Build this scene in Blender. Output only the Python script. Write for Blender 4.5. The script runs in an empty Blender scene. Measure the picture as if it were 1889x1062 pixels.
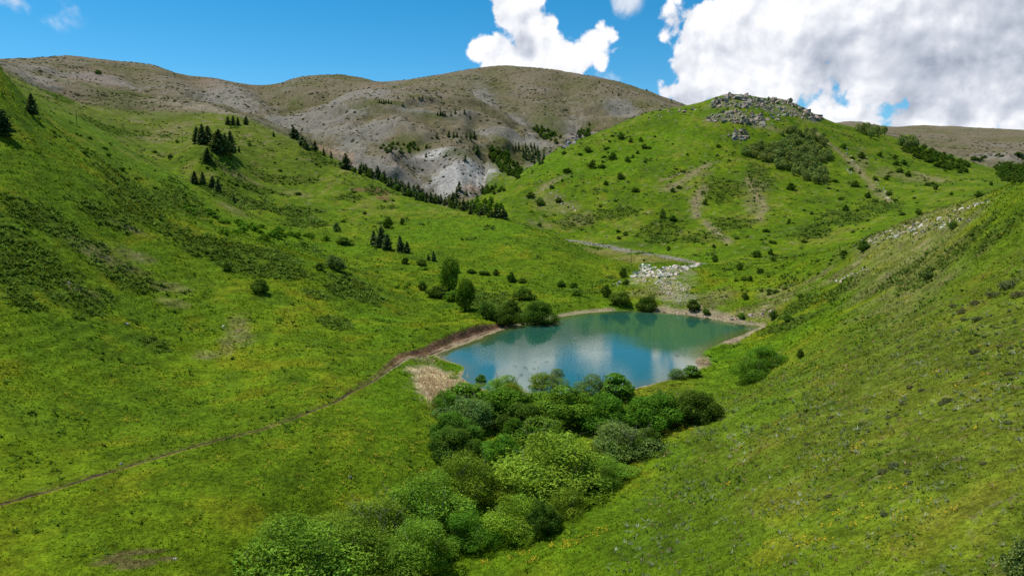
import bpy, math, random
import numpy as np
from mathutils import Vector

# ------------------------------------------------------------------ camera, sky, sun
scene = bpy.context.scene
PW, PH, FOC = 1889.0, 1062.0, 1300.0          # photograph size and focal length in its pixels
PITCH = math.radians(7.06)
CAM_Z = 40.0                                   # metres above the pond
cam_data = bpy.data.cameras.new('camera')
cam_data.sensor_width = 36.0
cam_data.lens = 36.0 * FOC / PW
cam_data.clip_start = 0.5
cam_data.clip_end = 20000.0
cam = bpy.data.objects.new('camera', cam_data)
scene.collection.objects.link(cam)
cam.location = (0, 0, CAM_Z)
cam.rotation_euler = (math.radians(90) - PITCH, 0, 0)
scene.camera = cam
scene.view_settings.view_transform = 'Standard'
scene.view_settings.look = 'None'
scene.view_settings.exposure = 0.32
scene.view_settings.gamma = 1.0
scene.render.film_transparent = False
scene.cycles.max_bounces = 5
scene.cycles.diffuse_bounces = 3
scene.cycles.glossy_bounces = 2
scene.cycles.transmission_bounces = 3
scene.cycles.transparent_max_bounces = 4
scene.cycles.use_denoising = False

SUN_EL = math.radians(64)
SUN_AZ = math.radians(-58)                     # measured from the view direction (+Y), negative = left
sun_dir = Vector((math.sin(SUN_AZ) * math.cos(SUN_EL), math.cos(SUN_AZ) * math.cos(SUN_EL), math.sin(SUN_EL)))
sd_ = bpy.data.lights.new('sun', 'SUN')
sd_.energy = 4.4
sd_.angle = math.radians(0.6)
sd_.color = (1.0, 0.955, 0.87)
sun = bpy.data.objects.new('sun', sd_)
scene.collection.objects.link(sun)
sun.rotation_euler = sun_dir.to_track_quat('Z', 'Y').to_euler()
sun.location = (-200, 50, 400)


def pix_dir(u, v):
    a = (u - PW / 2) / FOC
    b = (PH / 2 - v) / FOC
    return np.array([a, math.cos(PITCH) + b * math.sin(PITCH), -math.sin(PITCH) + b * math.cos(PITCH)])


world = bpy.data.worlds.new('World')
scene.world = world
world.use_nodes = True
wt = world.node_tree
wt.nodes.clear()


class NT:
    """small helper that writes node trees"""
    def __init__(self, tree):
        self.t = tree

    def n(self, kind, **kw):
        nd = self.t.nodes.new(kind)
        for k, v in kw.items():
            setattr(nd, k, v)
        return nd

    def put(self, sock, val):
        if isinstance(val, bpy.types.NodeSocket):
            self.t.links.new(val, sock)
        elif isinstance(val, (tuple, list)) and len(val) == 3 and sock.type == 'RGBA':
            sock.default_value = (*val, 1.0)
        else:
            sock.default_value = val

    def m(self, op, a, b=0.0, c=0.0, clamp=False):
        nd = self.n('ShaderNodeMath', operation=op, use_clamp=clamp)
        self.put(nd.inputs[0], a)
        self.put(nd.inputs[1], b)
        self.put(nd.inputs[2], c)
        return nd.outputs[0]

    def vm(self, op, a, b=(0, 0, 0)):
        nd = self.n('ShaderNodeVectorMath', operation=op)
        self.put(nd.inputs[0], a)
        if op == 'SCALE':
            self.put(nd.inputs[3], b)
        else:
            self.put(nd.inputs[1], b)
        return nd.outputs[1] if op in ('DISTANCE', 'LENGTH', 'DOT_PRODUCT') else nd.outputs[0]

    def noise(self, vec, scale, detail=4.0, rough=0.55, dist=0.0):
        nd = self.n('ShaderNodeTexNoise')
        nd.inputs['Scale'].default_value = scale
        nd.inputs['Detail'].default_value = detail
        nd.inputs['Roughness'].default_value = rough
        nd.inputs['Distortion'].default_value = dist
        if vec is not None:
            self.t.links.new(vec, nd.inputs['Vector'])
        return nd.outputs[0]

    def smooth(self, x, lo, hi, o0=0.0, o1=1.0):
        nd = self.n('ShaderNodeMapRange', interpolation_type='SMOOTHSTEP')
        self.put(nd.inputs['Value'], x)
        nd.inputs['From Min'].default_value = lo
        nd.inputs['From Max'].default_value = hi
        nd.inputs['To Min'].default_value = o0
        nd.inputs['To Max'].default_value = o1
        return nd.outputs[0]

    def mix(self, fac, a, b, blend='MIX'):
        nd = self.n('ShaderNodeMix', data_type='RGBA', blend_type=blend)
        self.put(nd.inputs['Factor'], fac)
        self.put(nd.inputs[6], a)
        self.put(nd.inputs[7], b)
        return nd.outputs[2]


def build_sky():
    N = NT(wt)
    out = N.n('ShaderNodeOutputWorld')
    bg = N.n('ShaderNodeBackground')
    sky = N.n('ShaderNodeTexSky', sky_type='NISHITA')
    sky.sun_disc = False
    sky.sun_elevation = SUN_EL
    sky.sun_rotation = SUN_AZ
    sky.altitude = 2000
    sky.air_density = 1.0
    sky.dust_density = 0.2
    sky.ozone_density = 3.0
    hs = N.n('ShaderNodeHueSaturation')
    hs.inputs['Hue'].default_value = 0.485
    hs.inputs['Saturation'].default_value = 1.40
    hs.inputs['Value'].default_value = 0.84
    wt.links.new(sky.outputs[0], hs.inputs['Color'])
    d = N.vm('NORMALIZE', N.n('ShaderNodeTexCoord').outputs['Generated'])
    # cumulus: clumps at fixed compass directions, broken up by billowing noise
    def clump(u, v, r):
        c = pix_dir(u, v)
        k = np.linalg.norm(c)
        return tuple(c / k), r / FOC / k
    big = [(950, 18, 58), (985, 70, 72), (925, 100, 54), (965, 130, 74), (1092, 84, 58), (1035, 105, 68), (888, 92, 26),
           (1330, 60, 95), (1300, 125, 80), (1430, 70, 190), (1580, 40, 230), (1760, 20, 260), (1920, 40, 260), (1430, 140, 100), (1690, 90, 110), (1270, 178, 55),
           (1590, 228, 46), (1690, 222, 60), (1800, 200, 95), (1900, 180, 120), (1640, -110, 190)]
    small = [(28, 0, 45), (105, 0, 40), (1150, 2, 28), (1115, 146, 26)]

    def field(vec, blobs, sharp):
        acc = None
        for (u, v, r) in blobs:
            c, rad = clump(u, v, r)
            dist = N.vm('DISTANCE', vec, c)
            val = N.m('MULTIPLY_ADD', dist, -1.0 / rad, 1.0)
            acc = val if acc is None else N.m('SMOOTH_MAX', acc, val, sharp)
        return acc

    n1 = N.noise(d, 11.0, 6.0, 0.52, 0.15)
    n3 = N.noise(d, 5.0, 3.0, 0.55, 0.3)
    def puff(scale):
        return N.m('ABSOLUTE', N.m('MULTIPLY_ADD', N.noise(d, scale, 2.0, 0.5), 2.0, -1.0))
    pb, ps = puff(12.0), puff(26.0)
    pf = N.m('ABSOLUTE', N.m('MULTIPLY_ADD', N.noise(d, 62.0, 3.0, 0.6), 2.0, -1.0))
    bill = N.m('ADD', N.m('ADD', N.m('MULTIPLY', pb, 0.55), N.m('MULTIPLY', ps, 0.35)), N.m('MULTIPLY', pf, 0.13))
    rough = N.m('ADD', N.m('MULTIPLY', N.m('SUBTRACT', n1, 0.5), 1.3), N.m('MULTIPLY', N.m('SUBTRACT', bill, 0.22), 1.9))
    fb = field(d, big, 0.25)
    fs = field(d, small, 0.2)
    body = N.m('ADD', fb, rough)
    wisp = N.m('ADD', fs, N.m('MULTIPLY', N.m('SUBTRACT', n1, 0.53), 9.0))
    sep = N.n('ShaderNodeSeparateXYZ')
    wt.links.new(d, sep.inputs[0])
    # the rest of the sky (overhead and behind): fair-weather cumulus from noise alone
    high = N.m('MAXIMUM', N.smooth(sep.outputs[2], 0.34, 0.5), N.m('MULTIPLY', N.smooth(sep.outputs[1], 0.55, 0.2), N.smooth(sep.outputs[2], 0.02, 0.2)))
    rest = N.m('ADD', N.m('MULTIPLY', N.m('SUBTRACT', n3, 0.56), 4.5), N.m('MULTIPLY', rough, 0.5))
    rest = N.m('MULTIPLY', N.smooth(rest, 0.0, 0.45), high)
    a_big = N.smooth(body, 0.0, 0.20)
    a_small = N.m('MULTIPLY', N.m('MULTIPLY', N.smooth(wisp, 0.0, 1.3), N.smooth(fs, -0.6, 0.3)), 0.75)
    alpha = N.m('MAXIMUM', N.m('MAXIMUM', a_big, a_small), rest)
    # sun shading painted into cloud colour: thickness compared with a point nearer the sun
    off = Vector((-0.55, 0.0, 0.83)) * 0.012
    d2 = N.vm('ADD', d, tuple(off))
    n1b = N.noise(d2, 11.0, 4.0, 0.52, 0.15)
    d3 = N.vm('ADD', d, tuple(off * 3.0))
    n3b = N.noise(d3, 5.0, 3.0, 0.55, 0.3)
    rel = N.m('ADD', N.m('MULTIPLY', N.m('SUBTRACT', n1, n1b), 2.4), N.m('MULTIPLY', N.m('SUBTRACT', n3, n3b), 1.2))
    greys = [(1690, 125, 110), (1800, 80, 130), (1900, 50, 170), (1540, 120, 70), (1760, 212, 40), (968, 85, 22)]  # shaded grey parts painted into the cloud colour
    fg = field(d, greys, 0.35)
    grey = N.smooth(N.m('ADD', fg, N.m('MULTIPLY', N.m('SUBTRACT', n3, 0.5), 1.6)), -0.35, 0.85)
    shade = N.m('ADD', N.m('MULTIPLY', grey, -0.52), N.m('ADD', N.m('MULTIPLY', rel, 0.95), N.m('MULTIPLY_ADD', bill, 0.75, 0.75)))
    thick = N.smooth(body, 0.05, 0.6)
    shade = N.m('SUBTRACT', shade, N.m('MULTIPLY', N.m('SUBTRACT', 1.0, thick), 0.05), clamp=True)
    ramp = N.n('ShaderNodeValToRGB')
    cr = ramp.color_ramp
    cr.elements[0].position = 0.15
    cr.elements[0].color = (0.30, 0.34, 0.42, 1)
    cr.elements[1].position = 1.0
    cr.elements[1].color = (0.86, 0.87, 0.89, 1)
    e = cr.elements.new(0.55)
    e.color = (0.52, 0.55, 0.62, 1)
    wt.links.new(shade, ramp.inputs[0])
    strength = 0.125
    cloud = N.vm('SCALE', ramp.outputs[0], 1.0 / strength)
    col = N.mix(alpha, hs.outputs[0], cloud)
    wt.links.new(col, bg.inputs['Color'])
    bg.inputs['Strength'].default_value = strength
    wt.links.new(bg.outputs[0], out.inputs[0])


build_sky()
try:
    world.cycles.sampling_method = 'NONE'
except Exception:
    pass

# ------------------------------------------------------------------ helpers
RNG = np.random.default_rng(11)
random.seed(5)
ROOT = scene.collection


def perlin(x, y, seed=0):
    xi = np.floor(x).astype(np.int64)
    yi = np.floor(y).astype(np.int64)
    xf = x - xi
    yf = y - yi

    def g(ix, iy, dx, dy):
        h = (ix * 374761393 + iy * 668265263 + seed * 1442695041) & 0x7fffffff
        h = ((h ^ (h >> 13)) * 1274126177) & 0x7fffffff
        h = h ^ (h >> 16)
        an = (h & 1023) * (2 * math.pi / 1024)
        return np.cos(an) * dx + np.sin(an) * dy
    u = xf * xf * xf * (xf * (xf * 6 - 15) + 10)
    v = yf * yf * yf * (yf * (yf * 6 - 15) + 10)
    a = g(xi, yi, xf, yf)
    b = g(xi + 1, yi, xf - 1, yf)
    c = g(xi, yi + 1, xf, yf - 1)
    d = g(xi + 1, yi + 1, xf - 1, yf - 1)
    return ((a + u * (b - a)) * (1 - v) + (c + u * (d - c)) * v) * 1.5


def fbm(x, y, scale, octv=4, seed=0, gain=0.5):
    s = np.zeros_like(x)
    amp, f, tot = 1.0, 1.0 / scale, 0.0
    for i in range(octv):
        s += amp * perlin(x * f + 17.3 * i, y * f - 9.1 * i, seed + i * 7)
        tot += amp
        amp *= gain
        f *= 2.03
    return s / tot


def sstep(x, lo, hi):
    t = np.clip((x - lo) / (hi - lo), 0, 1)
    return t * t * (3 - 2 * t)


# ------------------------------------------------------------------ the lie of the land
# survey points: direction as seen in the photograph (u, v) and distance ahead in metres
def P(u, v, y):
    d = pix_dir(u, v)
    k = y / d[1]
    return (d[0] * k, y, CAM_Z + d[2] * k)


def PZ(u, v, z):
    d = pix_dir(u, v)
    k = (z - CAM_Z) / d[2]
    return (d[0] * k, d[1] * k, z)


def dense(pts, step=45.0):
    """points along a line of the survey, closer together"""
    out = [pts[0]]
    for a, b in zip(pts[:-1], pts[1:]):
        n = max(1, int(math.hypot(a[0] - b[0], a[1] - b[1]) / step))
        for i in range(1, n + 1):
            t = i / n
            out.append(tuple(a[k] + (b[k] - a[k]) * t for k in range(3)))
    return out


survey = []
PATH_PIX = [(-60, 948, 5.2), (0, 930, 5.0), (90, 905, 4.9), (170, 880, 4.7), (250, 856, 4.5), (330, 832, 4.2), (400, 812, 3.9), (480, 793, 3.6), (560, 765, 3.3),
            (620, 740, 3.0), (690, 703, 2.5), (720, 680, 2.1), (745, 663, 1.9), (800, 640, 1.7), (860, 619, 1.6), (905, 604, 1.5), (945, 592, 1.4)]
PATH = [PZ(*p) for p in PATH_PIX]
survey += PATH
# gully and valley floor in the foreground
survey += [PZ(380, 1062, 0.5), PZ(600, 1062, -5), PZ(640, 990, -4), PZ(800, 960, -5), PZ(950, 860, -4), PZ(1050, 790, -2.5), PZ(1100, 745, -1.0),
           PZ(900, 760, -1.5), PZ(800, 800, -0.5), PZ(780, 720, 0.3), PZ(500, 960, 0.5), PZ(650, 850, 1.0), PZ(740, 760, 1.2), PZ(200, 980, 3.6), PZ(0, 1062, 3.5),
           PZ(500, 1250, -5), PZ(900, 1250, -6), PZ(100, 1250, 2)]
# slope on the right
survey += [PZ(740, 1062, -5), PZ(1000, 960, -3.5), PZ(1160, 875, -2), PZ(1250, 800, -0.3), PZ(1340, 735, 1.2),
           P(1200, 1062, 68), P(1450, 1062, 54), P(1700, 1062, 45), P(1889, 1062, 40), P(2050, 1062, 36),
           P(1200, 950, 86), P(1450, 950, 66), P(1700, 950, 54), P(1889, 950, 47), P(2050, 950, 43),
           P(1450, 800, 93), P(1700, 800, 69), P(1889, 800, 59), P(2050, 800, 53),
           P(1400, 700, 142), P(1550, 700, 110), P(1700, 700, 88), P(1889, 700, 73), P(2050, 700, 65),
           P(1450, 620, 182), P(1550, 600, 152), P(1700, 600, 118), P(1889, 600, 92), P(2050, 600, 80),
           P(1450, 520, 265), P(1550, 520, 215), P(1700, 520, 155), P(1889, 520, 110), P(2050, 520, 96),
           P(1600, 460, 232), P(1700, 450, 190), P(1889, 440, 128), P(2050, 420, 112), P(1200, 1250, 50), P(1600, 1250, 36), P(1889, 1250, 30)]
survey += dense([P(2050, 305, 138), P(1889, 356, 150), P(1800, 381, 180), P(1700, 407, 212), P(1620, 434, 240), P(1560, 458, 262), P(1480, 479, 288), P(1400, 490, 312), P(1330, 491, 328)], 25)
# ground hidden behind that spur
survey += [P(2050, 380, 230), P(1889, 395, 250), P(1800, 415, 270), P(1700, 440, 300), P(1600, 458, 330), P(1500, 487, 355), P(1400, 495, 375)]
# rock sill behind the pond
survey += dense([P(1160, 512, 322), P(1230, 494, 322), P(1290, 491, 328)], 25) + [P(1250, 530, 286), P(1180, 548, 270), P(1330, 560, 246), P(1390, 560, 240)]
# gravel bed of the valley behind
survey += dense([P(1055, 446, 525), P(1120, 456, 495), P(1180, 466, 465), P(1240, 477, 438), P(1285, 487, 418)], 30) + [P(1164, 484, 432), P(1220, 487, 405)]
# left near spur: ridge, face and the hollow behind
survey += dense([P(-150, 40, 262), P(0, 132, 262), P(60, 207, 264), P(130, 262, 264), P(200, 312, 262), P(300, 394, 252), P(405, 438, 250), P(485, 465, 250), P(580, 486, 252), P(640, 505, 254), P(760, 562, 254)], 30)
survey += [P(0, 800, 97), P(0, 650, 121), P(0, 500, 152), P(0, 400, 178), P(0, 300, 208), P(0, 200, 241),
           P(-150, 800, 92), P(-150, 500, 142), P(-150, 300, 195),
           P(200, 800, 106), P(200, 650, 139), P(200, 500, 186), P(200, 400, 220), P(200, 350, 242),
           P(400, 700, 141), P(400, 600, 176), P(400, 500, 218), P(400, 455, 240),
           PZ(600, 700, 4.6), P(600, 620, 178), P(600, 540, 224), P(700, 640, 178), P(720, 580, 225), P(830, 590, 236), PZ(880, 597, 3.4), PZ(800, 622, 3.4)]
survey += [P(100, 195, 500), P(150, 225, 460), P(0, 140, 480), P(-150, 60, 480), P(60, 225, 320), P(160, 290, 330)]
survey += dense([P(250, 345, 345), P(330, 392, 335), P(420, 428, 325), P(500, 452, 320), P(570, 470, 316), P(625, 494, 312), P(700, 500, 305), P(770, 530, 288)], 30)
survey += dense([P(240, 280, 470), P(300, 312, 450), P(360, 342, 428), P(430, 380, 405), P(510, 421, 385), P(590, 454, 360)], 30)
survey += [P(300, 306, 495), P(360, 338, 475), P(430, 377, 450), P(510, 412, 425), P(640, 450, 372)]
# middle green hill on the far left bank
survey += [P(850, 562, 258), P(700, 460, 360), P(900, 505, 326), P(1000, 512, 318), P(1080, 530, 296), P(940, 560, 262), P(900, 440, 405), P(800, 405, 450),
           P(600, 412, 440), P(520, 372, 490), P(480, 330, 540), P(380, 275, 520), P(300, 255, 600), P(250, 220, 680), P(200, 187, 780), P(100, 165, 800), P(0, 125, 820), P(-150, 60, 800),
           P(1000, 450, 385), P(1080, 480, 372), P(700, 380, 500), P(580, 340, 550), P(450, 250, 640), P(1120, 515, 335)]
survey += dense([P(380, 200, 800), P(450, 218, 730), P(560, 267, 645), P(700, 337, 582), P(780, 368, 552), P(840, 386, 525), P(940, 403, 475), P(1060, 449, 425), P(1150, 484, 390), P(1185, 502, 370)], 30)
# hidden ground behind that hill
survey += [P(520, 275, 800), P(640, 330, 760), P(740, 372, 700), P(840, 398, 640), P(930, 412, 590), P(1020, 450, 520), P(1100, 475, 450)]
# the rocky hill: foot, flanks, crest
survey += [P(900, 392, 640), P(960, 404, 600), P(1080, 436, 560), P(1200, 460, 500), P(1300, 474, 460), P(1400, 472, 450), P(1500, 460, 450), P(1600, 428, 455), P(1750, 385, 480), P(1889, 350, 520), P(2050, 330, 540),
           P(1000, 372, 655), P(1100, 370, 635), P(1200, 372, 612), P(1300, 372, 600), P(1400, 372, 590), P(1500, 372, 585), P(1600, 362, 600), P(1750, 340, 620), P(1889, 335, 640),
           P(1100, 300, 730), P(1200, 282, 740), P(1300, 282, 720), P(1400, 282, 715), P(1500, 302, 700), P(1600, 300, 720), P(1700, 305, 730), P(1800, 318, 730)]
survey += dense([P(880, 362, 720), P(960, 318, 775), P(1030, 272, 840), P(1130, 234, 880), P(1200, 206, 895), P(1290, 190, 885), P(1345, 174, 880), P(1400, 180, 890), P(1450, 184, 900), P(1512, 216, 905),
                 P(1600, 240, 910), P(1700, 268, 900), P(1800, 302, 860), P(1889, 322, 820), P(2050, 340, 780)], 45)
survey += [P(900, 372, 800), P(980, 330, 880), P(1060, 290, 980), P(1150, 262, 1050), P(1250, 245, 1080), P(1345, 240, 1080), P(1450, 250, 1090), P(1550, 265, 1090), P(1700, 290, 1060), P(1850, 325, 1000)]
# bare mountains
survey += [P(868, 356, 850), P(800, 350, 900), P(830, 288, 1010), P(900, 300, 1000), P(930, 318, 960), P(960, 290, 1040), P(1000, 288, 1040), P(1025, 265, 1130), P(760, 310, 960), P(700, 300, 950), P(630, 276, 960),
           P(590, 248, 1010), P(560, 218, 1150), P(640, 202, 1240), P(720, 182, 1370), P(850, 208, 1300), P(950, 240, 1260), P(880, 178, 1500), P(780, 240, 1150), P(860, 255, 1130), P(700, 250, 1120)]
survey += dense([P(720, 160, 1700), P(800, 172, 1680), P(880, 196, 1620), P(990, 238, 1500), P(1040, 262, 1380)], 120)
survey += dense([P(-150, 125, 1950), P(0, 113, 1950), P(40, 112, 1950), P(120, 104, 1950), P(200, 112, 1960), P(280, 119, 1980), P(340, 138, 2000), P(400, 145, 2050), P(470, 157, 2100), P(560, 142, 2150), P(630, 137, 2150),
                 P(690, 147, 2200), P(717, 149, 2250), P(800, 140, 2300), P(870, 128, 2330), P(930, 122, 2350), P(1030, 130, 2350), P(1120, 147, 2300), P(1190, 166, 2250), P(1240, 185, 2200), P(1330, 215, 2150)], 110)
survey += [P(100, 150, 1300), P(300, 182, 1200), P(450, 205, 1180), P(150, 140, 1500), P(320, 165, 1550), P(420, 180, 1500), P(520, 192, 1560), P(600, 165, 1750), P(660, 165, 1800), P(0, 120, 1400), P(-150, 110, 1400),
           P(1000, 180, 1850), P(1100, 222, 1620), P(1150, 200, 1800), P(1180, 222, 1600), P(940, 160, 2000), P(860, 160, 1950)]
# far plateau on the right, then everything falls away behind the skyline
survey += dense([P(1480, 238, 2500), P(1580, 224, 2700), P(1625, 234, 2700), P(1690, 231, 2800), P(1760, 234, 2800), P(1889, 242, 2800), P(2050, 250, 2800)], 130)
survey += [P(1700, 262, 1800), P(1889, 262, 2000), P(1800, 285, 1400), P(1889, 302, 1200), P(1760, 290, 1300), P(2050, 290, 1400)]
survey += [P(-150, 190, 2900), P(100, 175, 2900), P(300, 190, 2900), P(500, 215, 3000), P(700, 205, 3100), P(930, 190, 3200), P(1150, 210, 3100), P(1300, 250, 3000), P(1600, 275, 3700), P(1889, 285, 3800), P(2050, 290, 3800),
           P(0, 260, 4600), P(500, 280, 4600), P(930, 270, 4600), P(1400, 290, 4600), P(1889, 310, 4800)]

SV = np.array(survey)
sv_th = np.arctan2(SV[:, 0], SV[:, 1])
sv_r = np.hypot(SV[:, 0], SV[:, 1])
sv_e = (SV[:, 2] - CAM_Z) / sv_r
KTH = 2.2


def tps_fit(a, b, w, lam=2e-5):
    n = len(a)
    d2 = (a[:, None] - a[None]) ** 2 + (b[:, None] - b[None]) ** 2
    K = 0.5 * d2 * np.log(d2 + 1e-12) + lam * np.eye(n) * 1.0
    Q = np.stack([np.ones(n), a, b], 1)
    A = np.zeros((n + 3, n + 3))
    A[:n, :n] = K
    A[:n, n:] = Q
    A[n:, :n] = Q.T
    return np.linalg.solve(A, np.concatenate([w, np.zeros(3)]))


def tps_eval(co, a, b, x, y):
    out = np.empty(len(x))
    n = len(a)
    for i in range(0, len(x), 8000):
        d2 = (x[i:i + 8000, None] - a[None]) ** 2 + (y[i:i + 8000, None] - b[None]) ** 2
        out[i:i + 8000] = 0.5 * (d2 * np.log(d2 + 1e-12)) @ co[:n] + co[n] + co[n + 1] * x[i:i + 8000] + co[n + 2] * y[i:i + 8000]
    return out


co = tps_fit(sv_th * KTH, np.log(sv_r), sv_e)
TH_MAX = math.radians(41.0)
C_TH = np.linspace(-TH_MAX, TH_MAX, 200)
C_LR = np.linspace(math.log(24.0), math.log(5200.0), 260)
gt, gr = np.meshgrid(C_TH, C_LR, indexing='ij')
CE = tps_eval(co, sv_th * KTH, np.log(sv_r), gt.ravel() * KTH, gr.ravel()).reshape(gt.shape)


def cubic1(A, pos):
    """Catmull-Rom along axis 0 at fractional rows pos"""
    n = A.shape[0]
    i = np.clip(np.floor(pos).astype(int), 0, n - 2)
    t = (pos - i)[:, None]
    p0 = A[np.clip(i - 1, 0, n - 1)]
    p1 = A[i]
    p2 = A[i + 1]
    p3 = A[np.clip(i + 2, 0, n - 1)]
    return 0.5 * (2 * p1 + (p2 - p0) * t + (2 * p0 - 5 * p1 + 4 * p2 - p3) * t * t + (3 * p1 - p0 - 3 * p2 + p3) * t ** 3)


# rows and columns of the ground sheet, closer together where the photograph looks
R_ROWS = np.concatenate([np.geomspace(24, 60, 60, endpoint=False), np.geomspace(60, 330, 400, endpoint=False), np.geomspace(330, 1000, 270, endpoint=False), np.geomspace(1000, 2900, 170, endpoint=False), np.geomspace(2900, 5200, 20)])
T_FINE = np.linspace(-TH_MAX, TH_MAX, 800)
pos_r = (np.log(R_ROWS) - C_LR[0]) / (C_LR[1] - C_LR[0])
pos_t = (T_FINE - C_TH[0]) / (C_TH[1] - C_TH[0])
EF = cubic1(cubic1(CE, pos_t).T, pos_r).T            # theta x r
T_BACK = np.linspace(TH_MAX, 2 * math.pi - TH_MAX, 62)[1:-1]
wb = ((T_BACK - TH_MAX) / (2 * math.pi - 2 * TH_MAX))
wb = wb * wb * (3 - 2 * wb)
EB = EF[-1][None] * (1 - wb[:, None]) + EF[0][None] * wb[:, None]
TH = np.concatenate([T_FINE, T_BACK])
EALL = np.concatenate([EF, EB], 0)
GX = np.sin(TH)[:, None] * R_ROWS[None]
GY = np.cos(TH)[:, None] * R_ROWS[None]
GZ = CAM_Z + EALL * R_ROWS[None]
NF = len(T_FINE)

# ---- pond basin
SHORE_PIX = [(850, 693), (853, 676), (822, 664), (803, 655), (826, 645), (868, 631), (925, 608), (965, 598), (1035, 584), (1085, 577), (1140, 573), (1200, 574), (1262, 580),
             (1325, 590), (1372, 598), (1402, 601), (1385, 612), (1360, 622), (1315, 640), (1294, 655), (1283, 668), (1290, 684), (1240, 699), (1185, 713),
             (1120, 728), (1040, 730), (960, 728), (890, 718)]
SHORE = np.array([PZ(u, v, 0.0)[:2] for u, v in SHORE_PIX])


def poly_sd(px, py, poly):
    """distance to a closed outline, negative inside"""
    best = np.full(px.shape, 1e9)
    inside = np.zeros(px.shape, bool)
    n = len(poly)
    for i in range(n):
        ax, ay = poly[i]
        bx, by = poly[(i + 1) % n]
        dx, dy = bx - ax, by - ay
        t = np.clip(((px - ax) * dx + (py - ay) * dy) / (dx * dx + dy * dy), 0, 1)
        best = np.minimum(best, np.hypot(px - ax - t * dx, py - ay - t * dy))
        cond = ((ay > py) != (by > py)) & (px < (bx - ax) * (py - ay) / (by - ay + 1e-12) + ax)
        inside ^= cond
    return np.where(inside, -best, best)


def line_sd(px, py, line):
    """signed distance to an open line (positive on its left side) and the parameter along it"""
    best = np.full(px.shape, 1e9)
    sgn = np.ones(px.shape)
    par = np.zeros(px.shape)
    for i in range(len(line) - 1):
        ax, ay = line[i][:2]
        bx, by = line[i + 1][:2]
        dx, dy = bx - ax, by - ay
        t = np.clip(((px - ax) * dx + (py - ay) * dy) / (dx * dx + dy * dy), 0, 1)
        q = np.hypot(px - ax - t * dx, py - ay - t * dy)
        m = q < best
        best = np.where(m, q, best)
        sgn = np.where(m, np.sign(dx * (py - ay) - dy * (px - ax)), sgn)
        par = np.where(m, i + t, par)
    return best, sgn, par


SMOOTH_SHORE = []
for i in range(len(SHORE)):
    p0, p1, p2, p3 = (SHORE[(i + k) % len(SHORE)] for k in (-1, 0, 1, 2))
    for t in (0, 0.33, 0.66):
        SMOOTH_SHORE.append(0.5 * (2 * p1 + (p2 - p0) * t + (2 * p0 - 5 * p1 + 4 * p2 - p3) * t * t + (3 * p1 - p0 - 3 * p2 + p3) * t ** 3))
SHORE = np.array(SMOOTH_SHORE)

# ---- relief noise
rr = np.broadcast_to(R_ROWS[None], GX.shape)
u_all = PW / 2 + FOC * np.tan(np.clip(np.broadcast_to(TH[:, None], GX.shape), -1.2, 1.2)) / math.cos(PITCH) * 1.0
# distance at which the green hills end and the bare mountains begin, by direction
rb_u = np.array([-300, 0, 200, 450, 560, 700, 880, 900, 1030, 1560, 1700, 1900, 2300])
rb_r = np.array([820, 850, 830, 780, 720, 680, 690, 980, 1040, 1080, 1250, 1250, 1250])
RB = np.interp(u_all, rb_u, rb_r)
n_big = fbm(GX, GY, 90, 4, 3)
BARE = sstep(rr / RB + 0.10 * n_big, 0.94, 1.08)
ridged = 1 - np.abs(fbm(GX + 60 * n_big, GY * 0.8, 260, 5, 21))
near_flat = sstep(rr, 60, 200)
GZ = GZ + n_big * (0.0022 * np.minimum(rr, 900) + 0.15) * near_flat * (0.45 + 0.55 * sstep(rr, 180, 300))
GZ = GZ + fbm(GX, GY, 14, 3, 5) * 0.0019 * np.minimum(rr, 500) * sstep(rr, 40, 150)
GZ = GZ + BARE * ((ridged - 0.85) * 62.0 + fbm(GX, GY, 45, 3, 8) * 4.0) * sstep(rr, 600, 1100) * (1 - 0.8 * sstep(rr, 1650, 2150))
# ravines of the bare mountains
for line, dep, wid in [([P(470, 157, 2100), P(505, 178, 1750), P(530, 200, 1480), P(548, 228, 1200), P(590, 262, 1000)], 24, 55), ([P(640, 205, 1260), P(700, 255, 1100), P(780, 275, 1060), P(800, 345, 900)], 14, 32),
                       ([P(880, 212, 1290), P(905, 260, 1120), P(925, 300, 1010), P(912, 345, 900)], 20, 34), ([P(345, 138, 2000), P(400, 165, 1600), P(455, 200, 1250)], 16, 45), ([P(960, 215, 1400), P(975, 262, 1120), P(985, 292, 1030)], 14, 28),
                       ([P(717, 150, 2250), P(800, 172, 1690), P(880, 196, 1620), P(990, 238, 1500), P(1040, 262, 1380)], 16, 50), ([P(600, 165, 1750), P(615, 205, 1300), P(600, 240, 1080)], 12, 30), ([P(230, 118, 1960), P(260, 150, 1500), P(330, 180, 1200)], 12, 40),
                       ([P(1040, 140, 2200), P(1050, 190, 1850), P(1075, 235, 1560)], 12, 45), ([P(900, 135, 2250), P(930, 180, 1850), P(965, 215, 1620)], 10, 45)]:
    dd_, _, _ = line_sd(GX + 25 * fbm(GX, GY, 90, 2, 65), GY, line)
    GZ = GZ - dep * np.exp(-(dd_ / wid) ** 2) * BARE
    RAV = np.maximum(RAV, np.exp(-(dd_ / (wid * 0.8)) ** 2)) if 'RAV' in globals() else np.exp(-(dd_ / (wid * 0.8)) ** 2)
# eroded ribs of the pale badland
bad = np.exp(-((u_all - 865) / 75) ** 2) * np.exp(-((rr - 940) / 80) ** 2) 
rib = np.abs(perlin(u_all / 26.0 + 0.25 * n_big, rr / 420.0, 63)) + 0.45 * np.abs(perlin(u_all / 10.0 + 3, rr / 200.0, 64))
GZ = GZ - bad * (0.45 - rib) * 5.0
RIB = rib
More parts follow.
